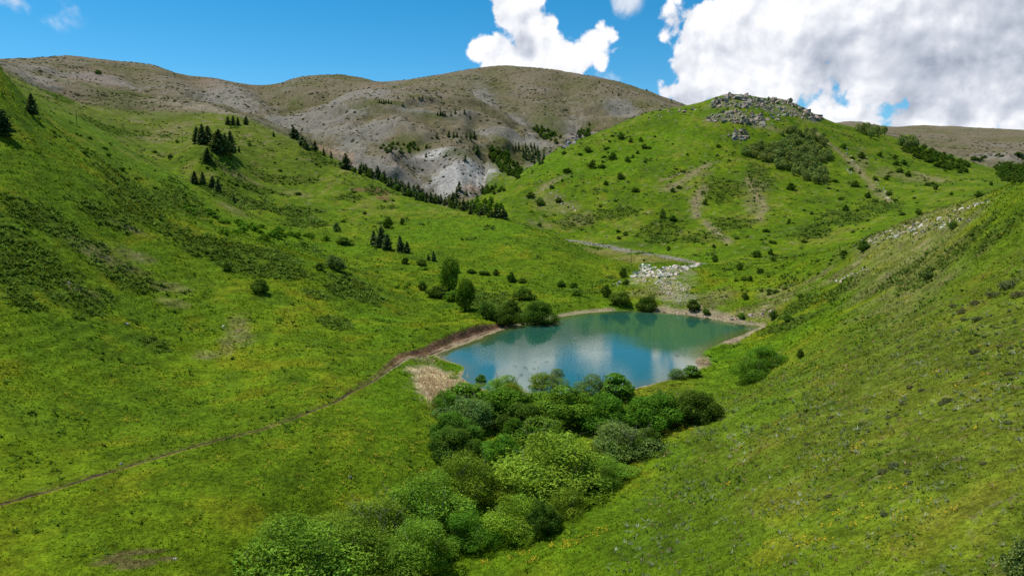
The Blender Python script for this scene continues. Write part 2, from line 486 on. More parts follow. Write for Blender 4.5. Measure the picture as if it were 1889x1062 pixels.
# small terraces trodden by grazing animals on the left slope
terr = sstep(-GX, -10, 60) * sstep(rr, 110, 150) * (1 - sstep(rr, 260, 330))
GZ = GZ + terr * 0.12 * np.sin(GZ * 2 * math.pi / 1.5 + 2.5 * fbm(GX, GY, 20, 2, 9))
PSD = np.full(GX.shape, 200.0)
bb = (GX > SHORE[:, 0].min() - 60) & (GX < SHORE[:, 0].max() + 60) & (GY > SHORE[:, 1].min() - 60) & (GY < SHORE[:, 1].max() + 60)
PSD[bb] = poly_sd(GX[bb], GY[bb], SHORE) + 0.9 * fbm(GX[bb], GY[bb], 7, 3, 31)
w_in = sstep(PSD, 0, 11)
rim = 0.05 + 0.075 * np.maximum(PSD, 0) + 0.05 * fbm(GX, GY, 2.5, 2, 33)
GZ = np.where(PSD > 0, rim * (1 - w_in) + np.maximum(GZ, -20) * w_in, np.maximum(-2.2, 0.16 * PSD) + 0.05)

# ---- cut bank above the track
PATH_XY = [(p[0], p[1]) for p in PATH]
pm = (rr < 300) & (GX < 40) & (GX > -90)
pd = np.full(GX.shape, 99.0)
ps = np.ones(GX.shape)
pp = np.zeros(GX.shape)
a_, b_, c_ = line_sd(GX[pm], GY[pm], PATH_XY)
pd[pm], ps[pm], pp[pm] = a_, b_, c_
psd = pd * ps                                     # positive = uphill side
hcut = np.interp(pp, [0, 9, 10.5, 12, 13, 14, 15, 16], [0.22, 0.22, 0.3, 0.8, 1.5, 2.2, 2.0, 0.5])
hw = np.interp(pp, [0, 9, 10.5, 12, 14, 16], [0.20, 0.20, 0.32, 0.8, 1.1, 0.9])
wob = 0.5 * fbm(GX, GY, 3.0, 3, 41) * np.minimum(hw, 1)
PATH_HW = hw
PATH_S = psd + wob
GZ = GZ + hcut * sstep(PATH_S, hw, hw + 0.5 + 1.3 * hw) * np.exp(-np.maximum(PATH_S - hw, 0) / 9.0) - 0.10 * np.exp(-(psd / (hw + 0.1)) ** 2)


# ---- looking up the ground
LR = np.log(R_ROWS)


def ground_z(x, y):
    x = np.asarray(x, float)
    y = np.asarray(y, float)
    th = np.clip((np.arctan2(x, y) + TH_MAX) / (2 * TH_MAX) * (NF - 1), 0, NF - 1.001)
    r = np.hypot(x, y)
    ri = np.clip(np.interp(np.log(np.maximum(r, 1e-3)), LR, np.arange(len(LR))), 0, len(LR) - 1.001)
    i = th.astype(int)
    j = ri.astype(int)
    a = th - i
    b = ri - j
    return (GZ[i, j] * (1 - a) * (1 - b) + GZ[i + 1, j] * a * (1 - b) + GZ[i, j + 1] * (1 - a) * b + GZ[i + 1, j + 1] * a * b)


E_NOW = (GZ[:NF] - CAM_Z) / R_ROWS[None]
E_RUN = np.maximum.accumulate(E_NOW, axis=1)


def hit(u, v):
    """where the line of sight through a pixel of the photograph meets the ground"""
    d = pix_dir(u, v)
    th = math.atan2(d[0], d[1])
    k = (th + TH_MAX) / (2 * TH_MAX) * (NF - 1)
    i = int(np.clip(round(k), 0, NF - 1))
    e = d[2] / math.hypot(d[0], d[1])
    row = E_RUN[i]
    j = int(np.searchsorted(row, e))
    if j >= len(row):
        return None
    if j == 0:
        r = R_ROWS[0]
    else:
        e0, e1 = row[j - 1], row[j]
        r = R_ROWS[j - 1] + (R_ROWS[j] - R_ROWS[j - 1]) * ((e - e0) / (e1 - e0 + 1e-12))
    x, y = r * math.sin(th), r * math.cos(th)
    return np.array([x, y, float(ground_z(x, y))])


def hit_up(u, v, tries=14):
    """like hit, but slides down the picture until it finds ground"""
    for k in range(tries):
        h = hit(u, v + 2 * k)
        if h is not None and h[1] < 3500:
            return h
    return None

# ------------------------------------------------------------------ what covers the ground
u_dir = np.broadcast_to(TH[:, None], GX.shape)
lr_dir = np.broadcast_to(LR[None], GX.shape)
n40 = fbm(GX, GY, 38, 4, 51)
n12 = fbm(GX, GY, 11, 4, 52)
n4 = fbm(GX, GY, 3.6, 3, 53)
nrel = fbm(u_dir * 60, lr_dir * 60, 1.0, 4, 54)


def blobs(lst, soft=0.35, wob=0.55):
    """patches of ground given by where they lie in the photograph, turned into patches on the land"""
    m = np.zeros(GX.shape)
    for (u, v, hu, hv) in lst:
        h0 = hit_up(u, v)
        if h0 is None:
            continue
        r0 = math.hypot(h0[0], h0[1])
        t0 = math.atan2(h0[0], h0[1])
        ha, hb = hit(u, v - hv), hit(u, v + hv)
        la = math.log(math.hypot(ha[0], ha[1]) / r0) if ha is not None else 0.3
        lb = math.log(r0 / math.hypot(hb[0], hb[1])) if hb is not None else 0.1
        hl = min(max(0.5 * (abs(la) + abs(lb)), 0.004), 0.45)
        ht = hu / FOC * math.cos(t0) ** 2
        if t0 - 3 * ht > TH_MAX:
            continue
        ds = np.sqrt(((u_dir - t0) / ht) ** 2 + ((lr_dir - math.log(r0)) / hl) ** 2)
        near = ds < 2.5
        val = 1 - sstep(ds[near] + wob * (n12[near] + 0.8 * n4[near] + 0.4 * nrel[near]), 1 - soft, 1 + soft)
        m[near] = np.maximum(m[near], val)
    return m


def strips(lst, wob=0.5):
    """long thin patches: (list of picture points, width in metres)"""
    m = np.zeros(GX.shape)
    for pts, w in lst:
        hs = [h for h in (hit_up(u, v) for u, v in pts) if h is not None]
        if len(hs) < 2:
            continue
        xs = [h[0] for h in hs]
        ys = [h[1] for h in hs]
        sel = (GX > min(xs) - 3 * w) & (GX < max(xs) + 3 * w) & (GY > min(ys) - 3 * w) & (GY < max(ys) + 3 * w)
        dd, _, _ = line_sd(GX[sel], GY[sel], hs)
        m[sel] = np.maximum(m[sel], 1 - sstep(dd / w + wob * 2.2 * (n12[sel] + n4[sel]), 0.2, 1.3))
    return m


COL = np.zeros(GX.shape + (3,))


def real(rgb):
    r, g, b = rgb
    return (r * 0.84, g * 0.67, b * 0.5) if g > r * 1.12 and g > b else (r * 0.74, g * 0.74, b * 0.72)




def lay(mask, rgb):
    global COL
    rgb = real(rgb)
    COL = COL * (1 - mask[..., None]) + np.array(rgb) * mask[..., None]


COL[:] = real((0.082, 0.185, 0.009))
lay(sstep(n40, -0.25, 0.35), (0.118, 0.235, 0.010))
lay(sstep(n12 + 0.5 * n40, 0.05, 0.5) * 0.75, (0.165, 0.235, 0.014))
lay(sstep(-n12 + 0.4 * fbm(GX, GY, 25, 3, 61), 0.12, 0.5) * 0.6, (0.050, 0.125, 0.012))
lay(sstep(n4, 0.1, 0.5) * 0.35, (0.05, 0.12, 0.010))
right_slope = sstep(GX, 10, 45) * (1 - sstep(rr, 110, 190))
lay(right_slope * 0.65, (0.105, 0.160, 0.026))
lay(right_slope * sstep(n12 + n4, 0.15, 0.6) * 0.4, (0.16, 0.19, 0.035))
lay(right_slope * sstep(-n12 + n4, 0.15, 0.6) * 0.6, (0.058, 0.115, 0.014))
lay(right_slope * sstep(fbm(GX, GY, 1.3, 2, 77), 0.30, 0.5) * 0.5, (0.22, 0.18, 0.10))
left_fore = sstep(-GX, 0, 30) * (1 - sstep(rr, 95, 150))
lay(left_fore * 0.3, (0.085, 0.160, 0.008))  # dimmer grass: cloud shadow laid into the ground colour
# middle slopes: dry, yellowish and brownish grass between the green
mid = sstep(rr, 380, 520) * (1 - BARE)
lay(mid * sstep(n40 + 0.5 * n12, 0.10, 0.5) * 0.55, (0.17, 0.19, 0.035))
lay(mid * sstep(-n40 + 0.6 * n12, 0.25, 0.6) * 0.5, (0.055, 0.11, 0.018))
lay(mid * sstep(fbm(GX, GY, 9, 3, 57), 0.22, 0.42) * 0.55, (0.055, 0.090, 0.018))
lay(mid * sstep(fbm(GX, GY, 7, 3, 59), 0.30, 0.48) * 0.5, (0.26, 0.22, 0.13))
up_left = sstep(-GX, 20, 200) * sstep(rr, 470, 700) * (1 - BARE)
lay(up_left * 0.35, (0.13, 0.15, 0.045))
lay(up_left * sstep(n12 + 0.5 * n40, 0.15, 0.45) * 0.6, (0.22, 0.19, 0.12))
# creeping juniper mats on the left face and elsewhere
jun = blobs([(60, 500, 110, 40), (130, 540, 70, 35), (30, 450, 70, 30), (70, 400, 110, 26), (200, 398, 60, 20), (230, 512, 60, 26), (190, 545, 26, 12), (40, 550, 50, 20),
             (410, 460, 80, 20), (330, 430, 50, 18), (480, 495, 60, 16), (500, 470, 50, 13), (520, 500, 55, 14), (665, 533, 48, 17), (290, 635, 26, 12), (585, 545, 26, 10), (250, 345, 60, 14), (330, 388, 45, 12),
             (640, 540, 40, 12), (620, 595, 30, 12), (900, 555, 50, 16), (930, 575, 40, 14), (560, 410, 40, 9),
             (1750, 475, 90, 16), (1670, 505, 60, 12), (1840, 430, 50, 14), (1540, 540, 40, 12), (1480, 560, 40, 12), (1450, 600, 50, 12),
             (250, 206, 24, 9), (302, 250, 16, 6), (110, 178, 26, 5), (190, 236, 40, 6), (210, 240, 55, 6), (420, 312, 45, 9), (500, 330, 40, 8), (470, 348, 46, 9), (545, 390, 40, 10), (560, 330, 30, 8),
             (420, 370, 35, 8), (400, 350, 28, 7), (480, 380, 45, 10), (580, 285, 24, 6), (600, 300, 30, 6), (640, 365, 30, 6), (700, 352, 30, 8),
             (1225, 428, 45, 22), (1330, 350, 45, 22), (1400, 330, 25, 30), (1130, 395, 50, 12), (1290, 440, 40, 10), (1500, 430, 40, 14), (1560, 400, 50, 14), (1620, 380, 40, 12), (1060, 410, 40, 14), (1350, 410, 40, 12)], 0.3, 0.8)
jun = np.maximum(jun, 0.6 * sstep(fbm(GX, GY, 30, 4, 58, 0.6), 0.24, 0.42) * (1 - 0.8 * sstep(-GX, 20, 60) * (1 - sstep(rr, 250, 320))) * sstep(rr, 130, 230) * (1 - BARE) * (1 - sstep(GX, 20, 60) * (1 - sstep(rr, 230, 300))) * (PSD > 12))
jun = jun * (0.55 + 0.45 * sstep(n4 + 0.6 * n12, -0.35, 0.25))
lay(jun * 0.62, (0.058, 0.098, 0.014))
# worn, stony and dry patches
dry = blobs([(200, 480, 60, 14), (240, 470, 40, 12), (440, 610, 22, 30), (420, 640, 16, 18), (385, 655, 26, 8), (150, 535, 30, 8), (310, 530, 40, 8), (320, 560, 30, 8),
             (330, 232, 26, 7), (310, 245, 30, 8), (290, 258, 26, 6), (430, 320, 26, 5), (460, 332, 26, 4), (540, 355, 20, 4), (560, 360, 18, 3), (430, 385, 26, 6), (250, 425, 30, 6),
             (1010, 372, 30, 14), (1040, 385, 30, 10), (1070, 405, 26, 12), (1000, 415, 22, 6), (1010, 340, 12, 6), (1290, 365, 12, 18), (1395, 365, 22, 40), (1240, 345, 30, 8), (1290, 320, 24, 6),
             (1330, 545, 40, 10), (1370, 575, 50, 10), (1420, 565, 40, 14), (1440, 540, 40, 10), (1300, 560, 30, 12), (1210, 540, 50, 14), (1560, 500, 60, 6), (1500, 515, 40, 6),
             (1690, 415, 110, 18), (1620, 440, 60, 10), (1640, 320, 24, 8), (1700, 330, 40, 6), (1590, 300, 10, 22),
             (1440, 240, 30, 4), (700, 320, 14, 5)], 0.5, 0.9)
lay(dry * 0.42, (0.21, 0.175, 0.075))
lay(dry * sstep(n4, 0.0, 0.35) * 0.45, (0.33, 0.26, 0.17))
tan = strips([([(1235, 350), (1270, 325), (1310, 300)], 5), ([(1285, 400), (1280, 370), (1300, 345)], 5), ([(1298, 408), (1325, 432), (1345, 446)], 5), ([(1215, 335), (1260, 318)], 3), ([(1500, 240), (1560, 290), (1600, 330), (1640, 372)], 5),
              ([(1400, 405), (1410, 380), (1380, 330)], 4), ([(1690, 318), (1740, 335)], 5), ([(1000, 345), (1040, 325)], 4), ([(970, 365), (1010, 345)], 3)])
lay(tan * sstep(n4 + 0.7 * n12, -0.6, 0.1) * 0.85, (0.29, 0.235, 0.13))
redsoil = blobs([(690, 350, 18, 4), (708, 355, 14, 5), (660, 350, 14, 3), (705, 365, 10, 3)], 0.4, 0.8)
lay(redsoil * 0.8, (0.20, 0.10, 0.065))
lush = blobs([(880, 420, 120, 18), (800, 440, 80, 12), (620, 460, 80, 10), (160, 228, 60, 5), (330, 330, 60, 12), (500, 440, 80, 14), (700, 600, 60, 30), (720, 740, 40, 60), (1250, 470, 90, 10), (1020, 300, 60, 18), (1120, 300, 80, 26), (1230, 260, 60, 20), (1470, 620, 90, 12),
              (1330, 690, 60, 40), (1400, 760, 90, 30), (1230, 840, 40, 30)], 0.6, 0.5)
lay(lush * 0.5, (0.098, 0.245, 0.010))
# bare mountains
MB = COL * 0
MB[:] = real((0.190, 0.158, 0.098))
def layb(mask, rgb):
    global MB
    rgb = real(rgb)
    MB = MB * (1 - mask[..., None]) + np.array(rgb) * mask[..., None]
m120 = fbm(GX, GY, 220, 5, 71)
m60 = fbm(GX, GY, 60, 5, 72)
m20 = fbm(GX, GY, 20, 4, 73)
layb(sstep(m120, -0.05, 0.35) * 0.7, (0.145, 0.140, 0.062))
layb(sstep(m60 + 0.4 * m120, 0.12, 0.42) * 0.55, (0.115, 0.125, 0.042))
layb(sstep(-m60 + 0.5 * m20, 0.10, 0.45) * 0.55, (0.220, 0.188, 0.142))
layb(sstep(-m120 + 0.7 * m20, 0.2, 0.5) * 0.5, (0.24, 0.22, 0.195))
layb(sstep(m20 + 0.5 * fbm(GX, GY, 8, 2, 75), 0.18, 0.42) * 0.55, (0.085, 0.090, 0.040))
layb(RAV * sstep(m20, -0.3, 0.2) * 0.6, (0.088, 0.108, 0.045))
layb(sstep(0.80 - ridged, 0.0, 0.12) * 0.5, (0.10, 0.115, 0.05))
layb(sstep(ridged, 0.93, 0.99) * sstep(m60, -0.1, 0.3) * 0.4, (0.27, 0.245, 0.215))
COL = COL * (1 - BARE[..., None]) + MB * BARE[..., None]
scree = blobs([(150, 140, 90, 6), (60, 140, 40, 5), (200, 152, 50, 6), (610, 222, 60, 12), (570, 215, 45, 12), (640, 240, 60, 8), (585, 240, 30, 12), (680, 245, 50, 14), (690, 258, 25, 10), (690, 300, 60, 22), (650, 290, 30, 20),
               (740, 320, 60, 16), (850, 320, 60, 34), (800, 300, 50, 22), (890, 320, 40, 26), (830, 280, 40, 10), (960, 260, 60, 10), (1000, 268, 26, 12), (920, 245, 40, 6), (640, 175, 60, 6), (690, 168, 40, 6), (890, 186, 22, 8), (760, 205, 40, 4),
               (540, 232, 20, 10), (420, 190, 60, 5), (520, 220, 30, 8), (1060, 250, 20, 8), (1840, 290, 50, 6), (1000, 235, 20, 4), (950, 222, 24, 4), (980, 300, 10, 12), (1150, 210, 30, 6)], 0.4, 0.9)
lay(scree * 0.68, (0.285, 0.265, 0.238))
lay(scree * sstep(n12 + 0.6 * m20, 0.05, 0.4) * 0.45, (0.19, 0.17, 0.13))
pale = blobs([(835, 325, 36, 26), (880, 328, 36, 18), (800, 285, 30, 8)], 0.5, 0.6)
lay(pale * 0.75, (0.50, 0.49, 0.465))
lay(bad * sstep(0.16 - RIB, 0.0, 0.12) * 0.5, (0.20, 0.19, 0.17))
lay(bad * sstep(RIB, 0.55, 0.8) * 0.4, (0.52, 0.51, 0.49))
orange = blobs([(612, 276, 22, 8), (640, 284, 14, 8), (868, 344, 14, 6)], 0.45, 0.6)
lay(orange * 0.5, (0.40, 0.265, 0.165))
pinkish = blobs([(660, 225, 40, 6), (800, 190, 40, 5), (180, 155, 50, 7), (370, 130, 40, 6), (690, 162, 24, 5), (720, 255, 30, 6)], 0.5, 0.7)
lay(pinkish * 0.3, (0.27, 0.185, 0.15))
tan2 = strips([([(120, 145), (200, 165), (300, 182), (380, 196), (450, 215)], 14), ([(260, 185), (330, 190), (420, 208)], 12)])
lay(tan2 * 0.7, (0.31, 0.265, 0.19))
mgreen = blobs([(545, 195, 14, 10), (700, 188, 50, 5), (800, 212, 50, 4), (765, 178, 30, 3), (850, 282, 36, 7), (740, 270, 40, 10), (770, 262, 40, 8), (1090, 232, 14, 7), (930, 300, 26, 26), (980, 288, 30, 14), (1010, 250, 30, 12), (230, 170, 60, 4)], 0.5, 0.7)
lay(mgreen * 0.65, (0.078, 0.120, 0.028))
# gravel bed, dry flat beside it
flat = blobs([(1180, 478, 70, 8), (1120, 466, 50, 6)], 0.5, 0.5)
lay(flat * 0.8, (0.215, 0.200, 0.055))
grav = strips([([(1052, 444), (1120, 455), (1180, 465), (1240, 476), (1290, 486)], 7)], 0.4)
lay(grav * 0.85, (0.27, 0.25, 0.225))
sill = blobs([(1230, 503, 55, 12), (1240, 530, 40, 14), (1250, 550, 34, 10), (1180, 515, 22, 8)], 0.4, 0.8)
lay(sill * sstep(n4 + n12, -0.5, 0.2) * 0.6, (0.36, 0.31, 0.22))
crag = blobs([(1345, 190, 40, 8), (1400, 195, 40, 9), (1460, 205, 45, 7), (1360, 216, 55, 9), (1366, 250, 14, 8), (1395, 230, 24, 6)], 0.4, 0.9)
lay(crag * sstep(n4 + n12, -0.45, 0.2) * 0.75, (0.25, 0.22, 0.165))
# shore, dry reeds, mud
near_u = np.interp(u_dir, [-0.2, -0.02, 0.04, 0.12, 0.2, 0.28, 0.34], [0.25, 0.6, 2.6, 3.2, 4.6, 6.5, 2.0])
far_side = sstep(rr, 195, 215)
beach_w = np.where(far_side > 0.5, near_u, 0.5) * (1 + 0.5 * n12)
beach = (1 - sstep(PSD + 0.8 * n4, beach_w * 0.7, beach_w * 1.15)) * (rr < 320)
lay(beach * 0.85, (0.32, 0.262, 0.175))
grassy_tongue = blobs([(1165, 572, 32, 6), (1150, 566, 40, 5), (820, 678, 40, 10), (1330, 650, 40, 16)], 0.3, 0.3)
lay(grassy_tongue * 0.95, (0.075, 0.20, 0.008))
mud = blobs([(1295, 667, 14, 10), (1350, 628, 16, 6)], 0.4, 0.4)
lay(mud * 0.8, (0.30, 0.22, 0.16))
reed = blobs([(792, 700, 28, 28), (805, 730, 22, 18), (830, 712, 26, 16), (800, 690, 40, 10)], 0.35, 0.5)
lay(reed * 0.9, (0.52, 0.42, 0.25))
lay((1 - sstep(PSD, -3.0, 0.2)), (0.16, 0.15, 0.07))
# track and the cut above it
brk = np.interp(pp, [0, 9.5, 11, 16], [0.75, 0.75, 0.2, 0.0])
onpath = (1 - sstep(np.abs(PATH_S), PATH_HW * 0.75, PATH_HW * 1.15)) * (1 - brk * sstep(n12 + n4, -0.15, 0.35))
tanpart = np.interp(pp, [0, 9, 10.5, 12, 16], [0.2, 0.25, 0.6, 1, 1])
lay(onpath * tanpart * pm, (0.34, 0.255, 0.17))
lay(onpath * (1 - tanpart) * pm * 0.5, (0.12, 0.095, 0.045))
edge = (1 - sstep(np.abs(PATH_S + PATH_HW * 1.8), 0.2, 0.5)) * np.interp(pp, [0, 3, 9, 10, 16], [0.6, 0.8, 0.5, 0, 0]) * pm
lay(edge * 0.7 * sstep(n4, -0.4, 0.3), (0.25, 0.225, 0.03))
cutm = sstep(PATH_S, PATH_HW * 0.7, PATH_HW * 0.95) * (1 - sstep(PATH_S, PATH_HW + 0.7 + 0.35 * PATH_HW, PATH_HW + 1.1 + 0.45 * PATH_HW)) * pm
cutm = cutm * np.interp(pp, [0, 9, 11, 12.5, 16], [0.12, 0.15, 0.6, 1, 1]) * (1 - brk * sstep(n12 - n4, -0.1, 0.35))
lay(cutm * 0.92, (0.23, 0.115, 0.075))
scarp = blobs([(240, 1020, 50, 5), (205, 1035, 35, 5), (310, 1030, 20, 4), (250, 1040, 40, 8)], 0.3, 0.7)
lay(scarp * 0.7, (0.13, 0.09, 0.05))
COL = np.clip(COL, 0.002, 0.8)

# ------------------------------------------------------------------ materials
def new_mat(name):
    m = bpy.data.materials.new(name)
    m.use_nodes = True
    m.node_tree.nodes.clear()
    return m, NT(m.node_tree)


def ground_material():
    m, N = new_mat('hillside')
    out = N.n('ShaderNodeOutputMaterial')
    bs = N.n('ShaderNodeBsdfPrincipled')
    at = N.n('ShaderNodeAttribute', attribute_name='Col')
    pos = N.n('ShaderNodeNewGeometry').outputs['Position']
    flatp = N.n('ShaderNodeMapping')
    flatp.inputs['Scale'].default_value = (1, 1, 1.6)
    m.node_tree.links.new(pos, flatp.inputs[0])
    p = flatp.outputs[0]
    a = N.noise(p, 0.22, 6.0, 0.62)
    b = N.noise(p, 1.3, 4.0, 0.65)
    c = N.noise(p, 4.5, 3.0, 0.6)
    f = N.m('MULTIPLY', N.smooth(a, 0.3, 0.7, 0.72, 1.28), N.smooth(b, 0.28, 0.72, 0.62, 1.38))
    f = N.m('MULTIPLY', f, N.smooth(c, 0.3, 0.7, 0.70, 1.30))
    col = N.vm('SCALE', at.outputs['Color'], f)
    tint = N.noise(p, 0.6, 3.0, 0.6)
    col = N.mix(N.smooth(tint, 0.45, 0.75, 0.0, 0.35), col, N.vm('MULTIPLY', col, (1.35, 1.02, 1.1)))
    m.node_tree.links.new(col, bs.inputs['Base Color'])
    bs.inputs['Roughness'].default_value = 0.95
    bs.inputs['Specular IOR Level'].default_value = 0.03
    h = N.m('ADD', N.m('MULTIPLY', a, 1.6), N.m('ADD', N.m('MULTIPLY', b, 0.55), N.m('MULTIPLY', c, 0.16)))
    bp = N.n('ShaderNodeBump')
    bp.inputs['Strength'].default_value = 0.75
    bp.inputs['Distance'].default_value = 1.0
    m.node_tree.links.new(h, bp.inputs['Height'])
    m.node_tree.links.new(bp.outputs[0], bs.inputs['Normal'])
    m.node_tree.links.new(bs.outputs[0], out.inputs[0])
    return m


def water_material():
    m, N = new_mat('pond_water')
    out = N.n('ShaderNodeOutputMaterial')
    bs = N.n('ShaderNodeBsdfPrincipled')
    pos = N.n('ShaderNodeNewGeometry').outputs['Position']
    at = N.n('ShaderNodeAttribute', attribute_name='shallow')
    n = N.noise(pos, 0.05, 3.0, 0.5)
    base = N.mix(n, (0.013, 0.076, 0.050), (0.017, 0.086, 0.062))
    base = N.mix(at.outputs['Fac'], base, (0.060, 0.085, 0.022))
    m.node_tree.links.new(base, bs.inputs['Base Color'])
    bs.inputs['Roughness'].default_value = 0.035
    bs.inputs['IOR'].default_value = 1.45
    bs.inputs['Specular IOR Level'].default_value = 0.85
    mp = N.n('ShaderNodeMapping')
    mp.inputs['Scale'].default_value = (0.55, 1.6, 1.0)
    mp.inputs['Rotation'].default_value = (0, 0, 0.25)
    m.node_tree.links.new(pos, mp.inputs[0])
    w1 = N.noise(mp.outputs[0], 1.6, 3.0, 0.55)
    w2 = N.noise(pos, 0.035, 2.0, 0.5)
    amp = N.smooth(w2, 0.35, 0.65, 0.25, 1.0)
    bp = N.n('ShaderNodeBump')
    bp.inputs['Strength'].default_value = 0.085
    bp.inputs['Distance'].default_value = 0.12
    m.node_tree.links.new(N.m('MULTIPLY', w1, amp), bp.inputs['Height'])
    m.node_tree.links.new(bp.outputs[0], bs.inputs['Normal'])
    m.node_tree.links.new(bs.outputs[0], out.inputs[0])
    return m


M_GROUND = ground_material()
M_WATER = water_material()


def mesh_np(name, verts, faces, mat=None, smooth=False, attrs=None):
    """mesh from arrays; faces is an (n,3) or (n,4) array of indices"""
    me = bpy.data.meshes.new(name)
    verts = np.ascontiguousarray(verts, np.float32)
    faces = np.ascontiguousarray(faces, np.int32)
    k = faces.shape[1]
    me.vertices.add(len(verts))
    me.vertices.foreach_set('co', verts.ravel())
    me.loops.add(faces.size)
    me.loops.foreach_set('vertex_index', faces.ravel())
    me.polygons.add(len(faces))
    me.polygons.foreach_set('loop_start', np.arange(0, faces.size, k, dtype=np.int32))
    me.polygons.foreach_set('loop_total', np.full(len(faces), k, np.int32))
    me.polygons.foreach_set('use_smooth', np.full(len(faces), smooth, bool))
    for an, (kind, dom, data) in (attrs or {}).items():
        a = me.attributes.new(an, kind, dom)
        a.data.foreach_set('color' if kind == 'FLOAT_COLOR' else 'value', np.ascontiguousarray(data, np.float32).ravel())
    me.update(calc_edges=True)
    if mat:
        me.materials.append(mat)
    return me


def obj(name, me, parent=None, loc=None, rot=None, scale=None, **props):
    o = bpy.data.objects.new(name, me)
    ROOT.objects.link(o)
    if parent is not None:
        o.parent = parent
    if loc is not None:
        o.location = loc
    if rot is not None:
        o.rotation_euler = rot
    if scale is not None:
        o.scale = (scale,) * 3 if np.isscalar(scale) else scale
    for k, v in props.items():
        if v is not None:
            o[k] = v
    return o


nt, nr = GX.shape
idx = np.arange(nt * nr).reshape(nt, nr)
nxt = np.roll(idx, -1, axis=0)
quads = np.stack([idx[:, :-1], idx[:, 1:], nxt[:, 1:], nxt[:, :-1]], -1).reshape(-1, 4)
gv = np.stack([GX, GY, GZ], -1).reshape(-1, 3)
gc = np.concatenate([COL.reshape(-1, 3), np.ones((nt * nr, 1))], 1)
g_me = mesh_np('ground', gv, quads, M_GROUND, True, {'Col': ('FLOAT_COLOR', 'POINT', gc)})
obj('ground', g_me, kind='structure')
# patch under the viewpoint closes the sheet
ring = np.concatenate([gv[idx[:, 0]], [[0, 0, float(gv[idx[:, 0], 2].mean())]]])
rf = np.array([[i, (i + 1) % nt, nt] for i in range(nt)])
obj('ground_below', mesh_np('ground_below', ring, rf, M_GROUND, True, {'Col': ('FLOAT_COLOR', 'POINT', np.concatenate([gc[idx[:, 0]], gc[idx[:1, 0]]]))}), kind='structure')

# pond: rings from the shore inwards
cen = SHORE.mean(0)
wv, wsh = [], []
fr = [1.02, 0.99, 0.96, 0.92, 0.86, 0.75, 0.55, 0.3]
for f in fr:
    for s in SHORE:
        q = cen + (s - cen) * f
        wv.append((q[0], q[1], 0.0))
wv = np.array(wv)
dsh = -poly_sd(wv[:, 0], wv[:, 1], SHORE)
depth = dsh + 2.0 * fbm(wv[:, 0], wv[:, 1], 12, 2, 3)
wsh = 1 - sstep(depth, 0.5, 7.0)
ns = len(SHORE)
wf = [[k * ns + i, k * ns + (i + 1) % ns, (k + 1) * ns + (i + 1) % ns, (k + 1) * ns + i] for k in range(len(fr) - 1) for i in range(ns)]
wv = np.concatenate([wv, [[cen[0], cen[1], 0]]])
wsh = np.concatenate([wsh, [0]])
cidx = len(wv) - 1
kl = len(fr) - 1
wf += [[kl * ns + i, kl * ns + (i + 1) % ns, cidx, cidx] for i in range(ns)]
pm_ = bpy.data.meshes.new('pond')
pm_.from_pydata([tuple(v) for v in wv], [], [tuple(dict.fromkeys(f)) for f in wf])
a = pm_.attributes.new('shallow', 'FLOAT', 'POINT')
a.data.foreach_set('value', wsh.astype(np.float32))
pm_.materials.append(M_WATER)
obj('pond_water', pm_, kind='structure')

# narrow trodden footpath across the meadow
fp = []
for i in range(len(PATH) - 1):
    a, b = np.array(PATH[i][:2]), np.array(PATH[i + 1][:2])
    for k in range(max(2, int(np.linalg.norm(b - a) / 0.6))):
        fp.append(a + (b - a) * k / max(2, int(np.linalg.norm(b - a) / 0.6)))
        if i >= 11:
            break
fp = np.array(fp)
tg = unit_ = np.gradient(fp, axis=0)
tg = tg / (np.linalg.norm(tg, axis=1, keepdims=True) + 1e-9)
nm = np.stack([-tg[:, 1], tg[:, 0]], 1)
wv_ = 0.45 * fbm(fp[:, 0], fp[:, 1], 5.0, 3, 43)[:, None]
wd = (0.20 + 0.22 * fbm(fp[:, 0], fp[:, 1], 2.2, 2, 44))[:, None].clip(0.05, 0.5)
V = []
for sgn, dz in ((-1, 0.01), (0, 0.04), (1, 0.05)):
    q = fp + nm * (wv_ + sgn * wd)
    V.append(np.stack([q[:, 0], q[:, 1], ground_z(q[:, 0], q[:, 1]) + dz], 1))
V = np.stack(V, 1).reshape(-1, 3)
nfp = len(fp)
F = np.array([[3 * i + j, 3 * i + j + 1, 3 * i + j + 4, 3 * i + j + 3] for i in range(nfp - 1) for j in (0, 1)])
fc = np.tile([[0.17, 0.14, 0.05, 1], [0.075, 0.055, 0.032, 1], [0.045, 0.035, 0.018, 1]], (nfp, 1))
obj('footpath', mesh_np('footpath', V, F, M_GROUND, True, {'Col': ('FLOAT_COLOR', 'POINT', fc)}), kind='structure')

